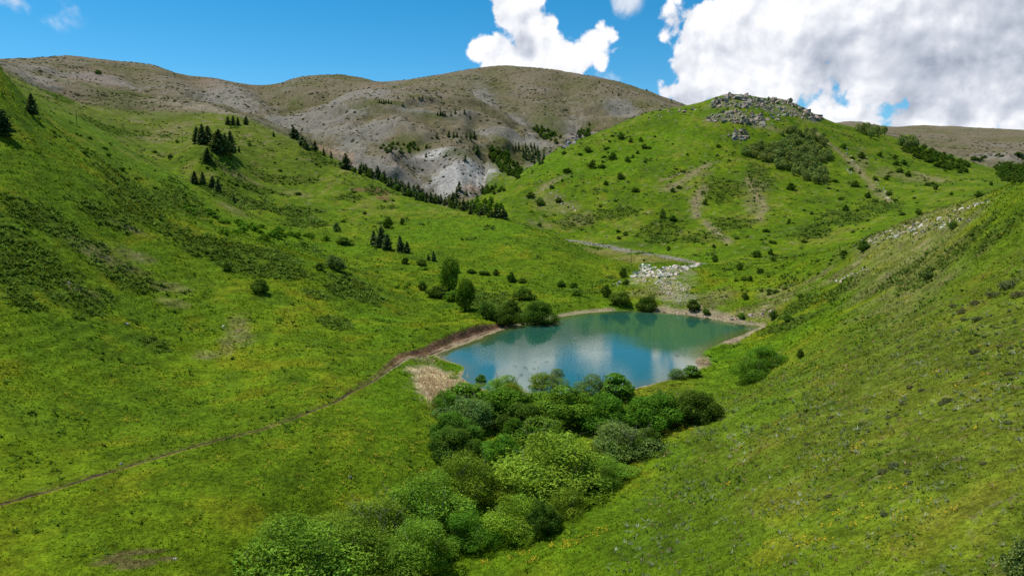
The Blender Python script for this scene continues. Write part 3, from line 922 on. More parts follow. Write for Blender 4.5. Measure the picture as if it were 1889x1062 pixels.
# ------------------------------------------------------------------ plants: leaf, needle, bark and stone materials
def leaf_material(name, gloss=0.25):
    m, N = new_mat(name)
    out = N.n('ShaderNodeOutputMaterial')
    oi = N.n('ShaderNodeObjectInfo')
    at = N.n('ShaderNodeAttribute', attribute_name='tint')
    col = N.vm('SCALE', oi.outputs['Color'], at.outputs['Fac'])
    hue = N.smooth(oi.outputs['Random'], 0, 1, 0.86, 1.14)
    col = N.vm('SCALE', col, hue)
    tc = N.n('ShaderNodeTexCoord').outputs['Object']
    hn = N.noise(tc, 5.0, 3.0, 0.7)
    col = N.mix(N.smooth(hn, 0.42, 0.62, 0.0, 0.8), col, N.vm('MULTIPLY', col, (1.32, 1.16, 1.0)))
    col = N.mix(N.smooth(hn, 0.46, 0.30, 0.0, 0.6), col, N.vm('MULTIPLY', col, (0.62, 0.80, 0.9)))
    df = N.n('ShaderNodeBsdfDiffuse')
    tr = N.n('ShaderNodeBsdfTranslucent')
    m.node_tree.links.new(col, df.inputs[0])
    warm = N.vm('MULTIPLY', col, (1.25, 1.15, 0.6))
    m.node_tree.links.new(warm, tr.inputs[0])
    mx = N.n('ShaderNodeMixShader')
    mx.inputs[0].default_value = gloss
    m.node_tree.links.new(df.outputs[0], mx.inputs[1])
    m.node_tree.links.new(tr.outputs[0], mx.inputs[2])
    m.node_tree.links.new(mx.outputs[0], out.inputs[0])
    return m


def plain_material(name, rgb, var=0.35, scale=3.0, rough=0.9, bump=0.4, objcol=False):
    m, N = new_mat(name)
    out = N.n('ShaderNodeOutputMaterial')
    bs = N.n('ShaderNodeBsdfPrincipled')
    tc = N.n('ShaderNodeTexCoord').outputs['Object']
    n = N.noise(tc, scale, 5.0, 0.65)
    oi = N.n('ShaderNodeObjectInfo')
    base = oi.outputs['Color'] if objcol else rgb
    f = N.m('MULTIPLY', N.smooth(n, 0.25, 0.75, 1 - var, 1 + var), N.smooth(oi.outputs['Random'], 0, 1, 0.82, 1.18))
    if objcol:
        col = N.vm('SCALE', base, f)
    else:
        cn = N.n('ShaderNodeRGB')
        cn.outputs[0].default_value = (*rgb, 1)
        col = N.vm('SCALE', cn.outputs[0], f)
    m.node_tree.links.new(col, bs.inputs['Base Color'])
    bs.inputs['Roughness'].default_value = rough
    bs.inputs['Specular IOR Level'].default_value = 0.2
    if bump:
        bp = N.n('ShaderNodeBump')
        bp.inputs['Strength'].default_value = bump
        bp.inputs['Distance'].default_value = 0.1
        m.node_tree.links.new(n, bp.inputs['Height'])
        m.node_tree.links.new(bp.outputs[0], bs.inputs['Normal'])
    m.node_tree.links.new(bs.outputs[0], out.inputs[0])
    return m


M_LEAF = leaf_material('leaves', 0.36)
M_NEEDLE = leaf_material('needles', 0.2)
M_BARK = plain_material('bark', (0.10, 0.075, 0.055), 0.4, 8.0)
M_TWIG = plain_material('grey_twigs', (0.20, 0.175, 0.14), 0.3, 8.0)
M_ROCK = plain_material('limestone', (0.3, 0.28, 0.25), 0.32, 2.2, 0.9, 0.8, True)
M_WOOD = plain_material('pole_wood', (0.075, 0.06, 0.05), 0.3, 6.0)
M_PORCELAIN = plain_material('insulator', (0.35, 0.33, 0.30), 0.1, 6.0, 0.4, 0)


def unit(v):
    return v / (np.linalg.norm(v, axis=-1, keepdims=True) + 1e-9)


def quads_at(cen, nrm, sx, sy, rng):
    """one small leaf-clump quad per point, facing nrm"""
    n = len(cen)
    t = unit(np.cross(nrm, rng.normal(size=(n, 3))))
    b = np.cross(nrm, t)
    sx = np.broadcast_to(np.asarray(sx), (n,))[:, None]
    sy = np.broadcast_to(np.asarray(sy), (n,))[:, None]
    v = np.stack([cen - t * sx, cen - b * sy * 0.8 + nrm * sx * 0.25, cen + t * sx, cen + b * sy], 1).reshape(-1, 3)
    f = np.arange(4 * n).reshape(n, 4)
    return v, f


def crown_mesh(name, lobes, n, leaf, seed, rough=0.16, mat=None, up=0.15, asp=0.6, shag=0.0):
    rng = np.random.default_rng(seed)
    L = np.array(lobes, float)
    ar = (L[:, 3] * L[:, 4] * L[:, 5]) ** 0.66
    pick = rng.choice(len(L), size=int(n * 2.2), p=ar / ar.sum())
    d = unit(rng.normal(size=(len(pick), 3)))
    lump = perlin(d[:, 0] * 2.6 + pick * 3.1, d[:, 1] * 2.6 + d[:, 2] * 2.1, seed) + 0.6 * perlin(d[:, 0] * 6 + pick, d[:, 2] * 6 + d[:, 1] * 5, seed + 3)
    rad = (0.62 + 0.40 * rng.random(len(pick)) ** 0.6) * (1 + rough * lump) + shag * rng.random(len(pick)) ** 4
    p = L[pick, :3] + d * L[pick, 3:] * rad[:, None]
    keep = p[:, 2] > 0.015
    for k in range(len(L)):
        q = np.linalg.norm((p - L[k, :3]) / L[k, 3:], axis=1)
        keep &= (q > 0.66) | (pick == k)
    p, d, pick = p[keep][:n], d[keep][:n], pick[keep][:n]
    nrm = unit(unit(d / L[pick, 3:]) * 1.0 + rng.normal(size=p.shape) * 0.55 + np.array([0, 0, up]))
    s = leaf * rng.uniform(0.6, 1.35, len(p))
    v, f = quads_at(p, nrm, s * asp, s, rng)
    cl = perlin(p[:, 0] * 5 + 5, p[:, 1] * 5 + p[:, 2] * 4, seed + 9) + (pick * 0.618 % 1.0 - 0.5) * 0.9
    tint = np.clip(rng.normal(1.0, 0.24, len(p)) * (1 + 0.34 * cl), 0.4, 2.0)
    return mesh_np(name, v, f, mat or M_LEAF, False, {'tint': ('FLOAT', 'FACE', tint)})


def tube(path, r0, r1, k=5):
    path = [np.array(p, float) for p in path]
    vs, fs = [], []
    for i, p in enumerate(path):
        t = unit((path[min(i + 1, len(path) - 1)] - path[max(i - 1, 0)])[None])[0]
        a = unit(np.cross(t, (0.31, 0.77, 0.2))[None])[0]
        b = np.cross(t, a)
        r = r0 + (r1 - r0) * i / (len(path) - 1)
        for j in range(k):
            w = 2 * math.pi * j / k
            vs.append(p + r * (a * math.cos(w) + b * math.sin(w)))
        if i:
            for j in range(k):
                o = (i - 1) * k
                fs.append((o + j, o + (j + 1) % k, o + k + (j + 1) % k, o + k + j))
    return vs, fs


def tubes_mesh(name, specs, mat):
    vs, fs = [], []
    for path, r0, r1, k in specs:
        v, f = tube(path, r0, r1, k)
        o = len(vs)
        vs += v
        fs += [tuple(i + o for i in q) for q in f]
    return mesh_np(name, np.array(vs), np.array(fs), mat, True)


def stems_mesh(name, seed, n, spread, height, r, mat, sub=0):
    rng = np.random.default_rng(seed)
    sp = []
    for i in range(n):
        a = rng.uniform(0, 2 * math.pi)
        s = spread * rng.uniform(0.3, 1)
        h = height * rng.uniform(0.75, 1.05)
        p0 = np.array([0.03 * math.cos(a), 0.03 * math.sin(a), -0.06])
        p2 = np.array([s * math.cos(a), s * math.sin(a), h])
        p1 = (p0 + p2) / 2 + np.array([0.06 * math.cos(a), 0.06 * math.sin(a), 0.03]) + rng.normal(0, 0.02, 3)
        sp.append(([p0, p1, p2], r, r * 0.35, 4))
        for k in range(sub):
            t = rng.uniform(0.45, 0.9)
            b0 = p1 + (p2 - p1) * t
            sp.append(([b0, b0 + np.array([rng.normal(0, 0.09), rng.normal(0, 0.09), rng.uniform(0.08, 0.22)])], r * 0.4, r * 0.12, 3))
    return tubes_mesh(name, sp, mat)


def shrub_lobes(seed, n, flat=0.5, spread=0.28, h=0.62):
    rng = np.random.default_rng(seed)
    out = [(0, 0, h * 0.5, 0.30, 0.30, h * 0.55)]
    for i in range(n):
        a = 2 * math.pi * (i + rng.uniform(-0.3, 0.3)) / n
        q = spread * rng.uniform(0.8, 1.2)
        r = rng.uniform(0.13, 0.22)
        out.append((q * math.cos(a), q * math.sin(a), h * rng.uniform(0.3, 0.8), r, r, r * rng.uniform(0.85, 1.3) * (h / 0.62)))
    for i in range(n // 2 + 2):
        a = rng.uniform(0, 2 * math.pi)
        q = spread * rng.uniform(0.1, 0.7)
        r = rng.uniform(0.11, 0.19)
        out.append((q * math.cos(a), q * math.sin(a), h * rng.uniform(0.85, 1.2), r, r, r * rng.uniform(0.9, 1.4) * (h / 0.62)))
    return out


def upright_lobes(seed, n=6):
    rng = np.random.default_rng(seed)
    out = [(0, 0, 0.5, 0.30, 0.30, 0.48)]
    for i in range(n):
        a = 2 * math.pi * i / n + rng.uniform(-0.3, 0.3)
        z = rng.uniform(0.3, 0.72)
        q = 0.24 * (1.15 - z * 0.6)
        out.append((q * math.cos(a), q * math.sin(a), z, 0.2, 0.2, 0.26))
    return out


def pine_mesh(name, seed, whorls, per, width=0.30, quads=3, fat=1.0):
    rng = np.random.default_rng(seed)
    cs, ns, sx, sy = [], [], [], []
    lean = rng.normal(0, 0.015, 2)
    for w in range(whorls):
        z = 0.10 + 0.88 * (w / (whorls - 1)) ** 0.95
        prof = width * (1 - z) ** 0.72 * (0.8 + 0.4 * rng.random()) + 0.012
        if z < 0.2:
            prof *= 0.8
        for k in range(per):
            a = 2 * math.pi * (k + rng.uniform(-0.35, 0.35)) / per + w * 0.9
            ln = prof * rng.uniform(0.6, 1.15)
            for q in range(quads):
                t = (q + 0.6) / quads
                r = ln * t
                dz = -0.05 * t * (1 - z) + 0.03 * t * t + rng.normal(0, 0.008)
                cs.append((r * math.cos(a) + lean[0] * z, r * math.sin(a) + lean[1] * z, z + dz))
                nn = np.array([0.35 * math.cos(a), 0.35 * math.sin(a), 0.8]) + rng.normal(0, 0.42, 3)
                ns.append(nn)
                s = (0.028 + 0.05 * (1 - z)) * rng.uniform(0.75, 1.25) * fat
                sx.append(s * 0.8)
                sy.append(s)
    cs = np.array(cs)
    v, f = quads_at(cs, unit(np.array(ns)), np.array(sx), np.array(sy), rng)
    tint = np.clip(rng.normal(1.0, 0.24, len(cs)), 0.4, 1.8)
    return mesh_np(name, v, f, M_NEEDLE, False, {'tint': ('FLOAT', 'FACE', tint)})


def with_trunk(me, trunk):
    """small far tree: crown and trunk in one mesh, two materials"""
    nv = len(me.vertices)
    co1 = np.empty(nv * 3, np.float32)
    me.vertices.foreach_get('co', co1)
    nf = len(me.polygons)
    li = np.empty(nf * 4, np.int32)
    me.loops.foreach_get('vertex_index', li)
    tv, tf = tube(trunk, 0.022, 0.008, 4)
    tint = np.empty(nf, np.float32)
    me.attributes['tint'].data.foreach_get('value', tint)
    v = np.concatenate([co1.reshape(-1, 3), np.array(tv)])
    f = np.concatenate([li.reshape(-1, 4), np.array(tf) + nv])
    m2 = mesh_np(me.name + '_tree', v, f, me.materials[0], False, {'tint': ('FLOAT', 'FACE', np.concatenate([tint, np.ones(len(tf))]))})
    m2.materials.append(M_BARK)
    mi = np.zeros(len(f), np.int32)
    mi[nf:] = 1
    m2.polygons.foreach_set('material_index', mi)
    return m2


# prototypes, one unit wide and one unit high
ROUND = [(crown_mesh('round_crown', shrub_lobes(10 + i, 7 + i % 3, h=0.66), 13000, 0.0165, 10 + i, 0.22), stems_mesh('round_stems', 10 + i, 7, 0.25, 0.6, 0.013, M_BARK)) for i in range(4)]
WILLOW = [(crown_mesh('willow_crown', shrub_lobes(30 + i, 9, h=0.6, spread=0.3), 14000, 0.0175, 30 + i, 0.36, up=0.05, asp=0.34, shag=0.26), stems_mesh('willow_stems', 30 + i, 10, 0.36, 0.78, 0.006, M_TWIG, 1)) for i in range(4)]
GREYB = [(crown_mesh('grey_crown', shrub_lobes(50 + i, 8, h=0.58, spread=0.3), 9000, 0.018, 50 + i, 0.34, asp=0.4, shag=0.24), stems_mesh('grey_stems', 50 + i, 16, 0.38, 0.86, 0.006, M_TWIG, 2)) for i in range(3)]
MEDIUM = [(crown_mesh('shrub_crown', shrub_lobes(70 + i, 6, h=0.66), 1900, 0.042, 70 + i, 0.26), stems_mesh('shrub_stems', 70 + i, 6, 0.22, 0.6, 0.014, M_BARK)) for i in range(5)]
TALL = [(crown_mesh('tall_crown', upright_lobes(90 + i), 5200, 0.030, 90 + i, 0.24, asp=0.45, shag=0.10), stems_mesh('trunk', 90 + i, 4, 0.14, 0.75, 0.022, M_BARK)) for i in range(2)]
SMALL = [with_trunk(crown_mesh('small_bush', shrub_lobes(110 + i, 5, h=0.7), 420, 0.085, 110 + i, 0.28), [(0, 0, -0.1), (0.02, 0, 0.4)]) for i in range(6)]
ASPEN = [(crown_mesh('aspen_crown', upright_lobes(130 + i, 7), 520, 0.066, 130 + i, 0.34, asp=0.5), tubes_mesh('aspen_trunk', [([(0, 0, -0.08), (0.01, 0, 0.3), (0.0, 0.01, 0.65)], 0.022, 0.008, 5)], M_BARK)) for i in range(4)]
CUSHION = [crown_mesh('cushion', [(0, 0, 0.1, 0.45, 0.45, 0.55), (0.2, 0.1, 0.15, 0.28, 0.3, 0.5), (-0.2, -0.1, 0.12, 0.3, 0.26, 0.55)], 700, 0.055, 150 + i, 0.2) for i in range(3)]
PINE_N = [(pine_mesh('pine_crown', 170 + i, 22, 9, 0.33, 4), tubes_mesh('pine_trunk', [([(0, 0, -0.06), (0, 0, 0.5), (0, 0, 0.97)], 0.026, 0.004, 6)], M_BARK)) for i in range(3)]
PINE_F = [with_trunk(pine_mesh('pine', 190 + i, 12, 6, 0.30 + 0.03 * i, 2, 1.7), [(0, 0, -0.06), (0, 0, 0.5), (0, 0, 0.97)]) for i in range(5)]


def rock_mesh(seed):
    import bmesh
    rng = np.random.default_rng(seed)
    bm = bmesh.new()
    bmesh.ops.create_icosphere(bm, subdivisions=2, radius=0.5)
    v = np.array([p.co[:] for p in bm.verts])
    for k in range(7):                              # flat broken faces
        n = unit(rng.normal(size=3)[None])[0]
        c = rng.uniform(0.12, 0.30)
        dd = v @ n
        v = v - np.clip(dd - c, 0, None)[:, None] * n
    v *= np.array([rng.uniform(1.0, 1.5), rng.uniform(0.8, 1.2), rng.uniform(0.8, 1.5)])
    v += rng.normal(0, 0.02, v.shape)
    for p, q in zip(bm.verts, v):
        p.co = q
    me = bpy.data.meshes.new('rock')
    bm.to_mesh(me)
    bm.free()
    me.materials.append(M_ROCK)
    return me


ROCKS = [rock_mesh(300 + i) for i in range(9)]

C_DARK = (0.075, 0.142, 0.020)
C_GREEN = (0.098, 0.205, 0.020)
C_OLIVE = (0.165, 0.275, 0.030)
C_LIME = (0.195, 0.295, 0.028)
C_GREYG = (0.130, 0.205, 0.055)
C_PINE = (0.092, 0.138, 0.046)
C_SAGE = (0.135, 0.155, 0.070)
C_ASPEN = (0.180, 0.250, 0.075)
rnd = random.Random(77)


def vary(c, s=0.12):
    k = 1 + rnd.uniform(-s, s)
    return (c[0] * k * (1 + rnd.uniform(-s, s)), c[1] * k, c[2] * k, 1.0)


def site(u, v):
    h = hit_up(u, v)
    return h


def plant(name, proto, u, v, wpx, hpx, col, label, cat, group=None, crown='crown', stem='stem', sink=0.03, at=None):
    h = site(u, v) if at is None else at
    if h is None:
        return None
    k = math.hypot(h[0], h[1]) / FOC / 1.0
    w, ht = wpx * k, hpx * k
    ht = ht * 1.0
    loc = (h[0], h[1], float(ground_z(h[0], h[1])) - sink * ht)
    rz = rnd.uniform(0, 2 * math.pi)
    if isinstance(proto, tuple):
        e = obj(name, None, loc=loc, rot=(0, 0, rz), label=label, category=cat, group=group)
        e.empty_display_size = 0.5
        c = obj(crown, proto[0], parent=e, scale=(w, w, ht))
        c.color = vary(col)
        s = obj(stem, proto[1], parent=e, scale=(w, w, ht))
        return e
    o = obj(name, proto, loc=loc, rot=(0, 0, rz), scale=(w, w, ht), label=label, category=cat, group=group)
    o.color = vary(col)
    return o


ORD = ['first', 'second', 'third', 'fourth', 'fifth', 'sixth', 'seventh', 'eighth', 'ninth', 'tenth', 'eleventh', 'twelfth', 'thirteenth', 'fourteenth', 'fifteenth',
       'sixteenth', 'seventeenth', 'eighteenth', 'nineteenth', 'twentieth', 'twenty-first', 'twenty-second', 'twenty-third', 'twenty-fourth', 'twenty-fifth', 'twenty-sixth', 'twenty-seventh', 'twenty-eighth',
       'twenty-ninth', 'thirtieth', 'thirty-first', 'thirty-second', 'thirty-third', 'thirty-fourth', 'thirty-fifth', 'thirty-sixth', 'thirty-seventh', 'thirty-eighth', 'thirty-ninth', 'fortieth']

def in_poly(px, py, poly):
    ins = False
    for i in range(len(poly)):
        (ax, ay), (bx, by) = poly[i], poly[(i + 1) % len(poly)]
        if (ay > py) != (by > py) and px < (bx - ax) * (py - ay) / (by - ay) + ax:
            ins = not ins
    return ins


def scatter(poly, n, gap, seed):
    """n places inside an outline of the photograph, at least gap pixels apart"""
    r = random.Random(seed)
    x0, x1 = min(p[0] for p in poly), max(p[0] for p in poly)
    y0, y1 = min(p[1] for p in poly), max(p[1] for p in poly)
    out = []
    for _ in range(n * 60):
        if len(out) >= n:
            break
        u, v = r.uniform(x0, x1), r.uniform(y0, y1)
        if in_poly(u, v, poly) and all((u - a) ** 2 + ((v - b) * 1.6) ** 2 > gap * gap for a, b in out):
            out.append((u, v))
    return out


def sorted_spots(poly, n, gap, seed):
    return sorted(scatter(poly, n, gap, seed), key=lambda q: -q[1])


# ------------------------------------------------------------------ thicket in the gully below the pond
THICKET = [
    ('willow_bush', WILLOW, 540, 1075, 250, 150, C_OLIVE, 'broad olive willow bush cut off by the bottom edge, farthest left of the thicket'),
    ('willow_bush', WILLOW, 665, 1060, 190, 140, C_OLIVE, 'olive willow bush in the thicket, just right of the leftmost bush at the bottom edge'),
    ('willow_bush', WILLOW, 770, 1045, 160, 130, C_OLIVE, 'olive willow bush at the thicket front, above the bottom edge centre'),
    ('willow_bush', GREYB, 690, 985, 150, 95, C_OLIVE, 'thin twiggy olive willow at the left rim of the thicket beside the meadow'),
    ('willow_bush', WILLOW, 790, 970, 170, 130, C_OLIVE, 'tall olive willow in the middle of the lower thicket'),
    ('willow_bush', WILLOW, 865, 925, 140, 130, C_OLIVE, 'pale olive willow rising to a point at the left rim of the thicket'),
    ('willow_bush', WILLOW, 870, 1010, 120, 90, C_GREEN, 'dark green willow bush at the lower right rim, left of the lime shrub'),
    ('lime_shrub', WILLOW, 955, 985, 130, 95, C_LIME, 'yellow green shrub at the right rim of the lower thicket'),
    ('round_bush', ROUND, 1003, 985, 75, 75, C_DARK, 'small dark round bush in front of the yellow green shrub'),
    ('lime_shrub', WILLOW, 1045, 950, 85, 65, C_LIME, 'small yellow green shrub right of the small dark round bush'),
    ('lime_shrub', WILLOW, 925, 930, 100, 70, C_LIME, 'yellow green twiggy shrub below the big domed willow'),
    ('willow_bush', WILLOW, 1030, 905, 230, 140, C_OLIVE, 'big domed olive willow in the centre of the thicket'),
    ('willow_bush', WILLOW, 1125, 890, 100, 55, C_OLIVE, 'low brownish willow at the right foot of the big domed willow'),
    ('round_bush', ROUND, 925, 868, 100, 88, C_GREEN, 'dark green round bush left of the big domed willow'),
    ('round_bush', ROUND, 835, 850, 105, 75, C_DARK, 'dark green round bush at the left rim of the thicket beside the meadow'),
    ('round_bush', ROUND, 840, 815, 110, 60, C_DARK, 'dark green bush behind the round bush at the left rim of the thicket'),
    ('willow_bush', GREYB, 1150, 845, 140, 90, C_GREYG, 'grey green twiggy willow at the right rim of the thicket'),
    ('willow_bush', GREYB, 1000, 825, 130, 75, C_OLIVE, 'olive twiggy willow behind the big domed willow'),
    ('round_bush', ROUND, 960, 805, 110, 75, C_DARK, 'dark bush in a hollow of the thicket with bare stems below'),
    ('willow_bush', GREYB, 860, 785, 120, 72, C_GREYG, 'grey green willow at the upper left corner of the thicket'),
    ('round_bush', ROUND, 935, 770, 150, 65, C_GREEN, 'wide green bush in the upper left of the thicket'),
    ('round_bush', ROUND, 1040, 785, 160, 92, C_GREEN, 'large dark green bush in the upper middle of the thicket'),
    ('round_bush', ROUND, 1125, 795, 120, 80, C_GREEN, 'dark green bush behind the grey green twiggy willow'),
    ('round_bush', ROUND, 1205, 795, 130, 88, C_GREEN, 'dark green bush second from the right end of the upper thicket'),
    ('round_bush', ROUND, 1288, 780, 100, 70, C_DARK, 'dark round bush at the right end of the thicket on the grass slope'),
    ('round_bush', ROUND, 1195, 830, 70, 50, C_DARK, 'dark low bush under the right rim of the upper thicket'),
    ('round_bush', MEDIUM, 860, 748, 90, 45, C_GREEN, 'light green bush at the top left of the thicket near the dry reeds'),
    ('willow_bush', GREYB, 930, 733, 80, 55, C_OLIVE, 'pale twiggy willow at the near shore of the pond, left one'),
    ('willow_bush', GREYB, 1010, 728, 85, 55, C_OLIVE, 'pale twiggy willow at the near shore of the pond, middle one'),
    ('willow_bush', GREYB, 1030, 715, 40, 45, C_OLIVE, 'slim pale shrub standing up against the pond at the near shore'),
    ('willow_bush', GREYB, 1095, 735, 80, 60, C_GREYG, 'brownish grey willow at the near shore of the pond'),
    ('round_bush', MEDIUM, 1140, 735, 75, 55, C_GREEN, 'green bush at the near shore of the pond, rightmost of the thicket row'),
    ('round_bush', MEDIUM, 888, 712, 24, 22, C_GREEN, 'small lone bush at the water edge left of the pale willows'),
    ('willow_bush', WILLOW, 600, 1010, 130, 80, C_OLIVE, 'low olive willow behind the two leftmost bushes of the thicket'),
    ('willow_bush', WILLOW, 725, 1075, 130, 90, C_OLIVE, 'dark olive willow at the bottom edge, between two larger bushes'),
    ('willow_bush', GREYB, 1250, 703, 42, 26, C_GREYG, 'grey twiggy shrub at the right near shore of the pond'),
    ('round_bush', MEDIUM, 1277, 700, 36, 26, C_GREEN, 'small dark green bush beside the grey shrub at the right near shore'),
]
for i, (nm, protos, u, v, w, h, c, lab) in enumerate(THICKET):
    plant(nm, protos[i % len(protos)], u, v - 6, w * 1.08, h * 0.84, (c[0] * 1.0, c[1] * 1.04, c[2]), lab, 'bush', 'thicket below the pond', stem='stems')

for i, (u, v) in enumerate(sorted_spots([(480, 1050), (620, 985), (780, 900), (810, 770), (860, 730), (1150, 735), (1300, 770), (1220, 830), (1150, 880), (1010, 975), (860, 1030), (760, 1062), (600, 1085)], 34, 30, 321)):
    protos, c = (WILLOW, C_OLIVE) if v > 880 else ((ROUND, C_GREEN) if i % 3 else (WILLOW, C_LIME))
    w = rnd.uniform(45, 85) * (0.8 if v < 800 else 1.0)
    plant('low_willow', protos[i % 4], u, v, w, w * rnd.uniform(0.55, 0.8), c, f'low leafy shrub in a thicket gap, {ORD[i]} up from the bottom edge', 'bush', 'low shrubs filling the thicket', stem='stems')

# ------------------------------------------------------------------ trees and shrubs round the pond and on the near slopes
NAMED = [
    ('willow_tree', TALL, 830, 535, 50, 68, C_OLIVE, 'tall light green willow tree left of the pond, farther of the pair', 'tree'),
    ('willow_tree', TALL, 859, 573, 48, 64, C_GREEN, 'tall darker green willow tree left of the pond, nearer of the pair', 'tree'),
    ('round_bush', ROUND, 993, 597, 88, 46, C_DARK, 'big dark round bush overhanging the left far shore of the pond', 'bush'),
    ('round_bush', ROUND, 932, 600, 60, 38, C_DARK, 'dark bush on the red bank left of the big round shore bush', 'bush'),
    ('round_bush', MEDIUM, 900, 588, 46, 34, C_DARK, 'dark bush above the red bank below the nearer willow tree', 'bush'),
    ('round_bush', MEDIUM, 945, 575, 45, 24, C_DARK, 'dark shrub behind the big round shore bush', 'bush'),
    ('round_bush', MEDIUM, 966, 553, 52, 24, C_DARK, 'wide dark shrub on the grass above the left far shore', 'bush'),
    ('round_bush', MEDIUM, 808, 548, 50, 24, C_DARK, 'dark shrub at the left foot of the two willow trees', 'bush'),
    ('round_bush', MEDIUM, 780, 535, 22, 16, C_DARK, 'small dark shrub left of the two willow trees', 'bush'),
    ('round_bush', MEDIUM, 834, 555, 40, 22, C_GREEN, 'low green shrub between the two willow trees', 'bush'),
    ('small_tree', MEDIUM, 944, 520, 22, 20, C_DARK, 'small round tree with visible trunk on the grass above the pond', 'tree'),
    ('round_bush', MEDIUM, 964, 521, 20, 9, C_DARK, 'low shrub right of the small round tree above the pond', 'bush'),
    ('round_bush', MEDIUM, 915, 508, 16, 14, C_DARK, 'small bush at the right end of the hedge line', 'bush'),
    ('round_bush', MEDIUM, 870, 503, 26, 8, C_DARK, 'low bush at the left end of the hedge line', 'bush'),
    ('round_bush', MEDIUM, 893, 506, 28, 8, C_DARK, 'low bush in the middle of the hedge line', 'bush'),
    ('round_bush', MEDIUM, 1036, 528, 26, 13, C_GREEN, 'low green shrub on the grass near the far shore, leftmost of three', 'bush'),
    ('round_bush', MEDIUM, 1057, 530, 22, 11, C_GREEN, 'low green shrub on the grass near the far shore, middle of three', 'bush'),
    ('round_bush', MEDIUM, 1063, 545, 24, 12, C_GREEN, 'low green shrub on the grass near the far shore, nearest of three', 'bush'),
    ('round_bush', MEDIUM, 1119, 548, 26, 26, C_DARK, 'dark upright bush at the far shore, left of the two broad ones', 'bush'),
    ('round_bush', ROUND, 1143, 560, 48, 26, C_DARK, 'broad dark bush at the far shore below the white rocks, left one', 'bush'),
    ('round_bush', ROUND, 1192, 573, 48, 30, C_DARK, 'broad dark bush at the water of the far shore, right one', 'bush'),
    ('round_bush', MEDIUM, 1280, 572, 32, 22, C_DARK, 'dark bush at the far shore below the white rubble', 'bush'),
    ('round_bush', MEDIUM, 1150, 512, 18, 22, C_DARK, 'dark upright bush at the left end of the white rocks', 'bush'),
    ('round_bush', MEDIUM, 1154, 525, 18, 12, C_DARK, 'small dark bush just below the left end of the white rocks', 'bush'),
    ('round_bush', MEDIUM, 1303, 580, 18, 12, C_GREEN, 'small green shrub on the stony far shore', 'bush'),
    ('round_bush', MEDIUM, 1368, 588, 16, 12, C_GREEN, 'green weed clump on the stony shore near the right tip of the pond', 'bush'),
    ('round_bush', MEDIUM, 1427, 588, 20, 16, C_DARK, 'dark bush right of the right tip of the pond', 'bush'),
    ('round_bush', MEDIUM, 1454, 592, 26, 13, C_DARK, 'low dark shrub upslope from the right tip of the pond', 'bush'),
    ('round_bush', MEDIUM, 1375, 552, 16, 14, C_DARK, 'small dark bush on the stony bank above the right tip of the pond', 'bush'),
    ('willow_bush', WILLOW, 1385, 700, 80, 48, C_GREEN, 'large dark willow bush on the right slope, nearer of a touching pair', 'bush'),
    ('willow_bush', WILLOW, 1418, 678, 80, 46, C_GREEN, 'large dark willow bush on the right slope, farther of a touching pair', 'bush'),
    ('round_bush', MEDIUM, 1476, 660, 14, 18, C_DARK, 'small upright bush on the right slope beside the pair of willow bushes', 'bush'),
    ('round_bush', MEDIUM, 1593, 463, 26, 20, C_DARK, 'dark round bush on the spur below the pale rubble', 'bush'),
    ('round_bush', MEDIUM, 1711, 518, 26, 24, C_GREYG, 'grey green bush alone on the upper right slope', 'bush'),
    ('round_bush', MEDIUM, 1758, 423, 17, 14, C_DARK, 'dark bush among the pale rubble on the spur', 'bush'),
    ('round_bush', MEDIUM, 1556, 473, 20, 11, C_DARK, 'low dark bush left of the round bush on the spur', 'bush'),
    ('round_bush', MEDIUM, 1878, 1075, 70, 80, C_GREYG, 'dark grey green bush cut off at the bottom right corner', 'bush'),
    ('round_bush', MEDIUM, 480, 540, 40, 30, C_DARK, 'dark round bush alone on the left slope', 'bush'),
    ('round_bush', MEDIUM, 419, 499, 20, 15, C_DARK, 'small dark bush on the dark mat of the left slope', 'bush'),
    ('round_bush', MEDIUM, 620, 498, 44, 30, C_GREYG, 'grey green round bush in the hollow behind the left spur', 'bush'),
    ('round_bush', MEDIUM, 590, 498, 24, 14, C_DARK, 'low dark bush left of the grey green round bush in the hollow', 'bush'),
    ('round_bush', MEDIUM, 747, 486, 17, 13, C_DARK, 'small dark bush below the two big pines', 'bush'),
    ('round_bush', MEDIUM, 778, 489, 24, 13, C_DARK, 'small dark bush between the big pines and the small spruce', 'bush'),
    ('small_tree', MEDIUM, 715, 420, 26, 22, C_DARK, 'dark spreading tree behind the two big pines', 'tree'),
    ('small_tree', MEDIUM, 742, 414, 10, 14, C_DARK, 'little slim tree right of the dark spreading tree', 'tree'),
    ('round_bush', MEDIUM, 621, 427, 18, 18, C_GREYG, 'grey bush on the slope left of the big pines', 'bush'),
    ('round_bush', MEDIUM, 636, 450, 38, 14, C_DARK, 'low wide shrub on the slope left of the big pines', 'bush'),
    ('round_bush', MEDIUM, 1319, 483, 14, 15, C_DARK, 'dark bush beside the gravel bed at its near end', 'bush'),
    ('round_bush', MEDIUM, 1364, 498, 16, 15, C_DARK, 'dark bush on the saddle right of the white rocks, nearer one', 'bush'),
    ('round_bush', MEDIUM, 1396, 474, 20, 13, C_DARK, 'dark bush on the saddle right of the white rocks, broad one', 'bush'),
    ('round_bush', MEDIUM, 1422, 472, 13, 13, C_DARK, 'dark bush on the saddle right of the white rocks, slim one', 'bush'),
    ('round_bush', MEDIUM, 1402, 503, 16, 9, C_DARK, 'low dark bush on the saddle below the broad one', 'bush'),
    ('round_bush', MEDIUM, 1383, 518, 13, 11, C_DARK, 'small dark bush halfway from the saddle to the pond', 'bush'),
]
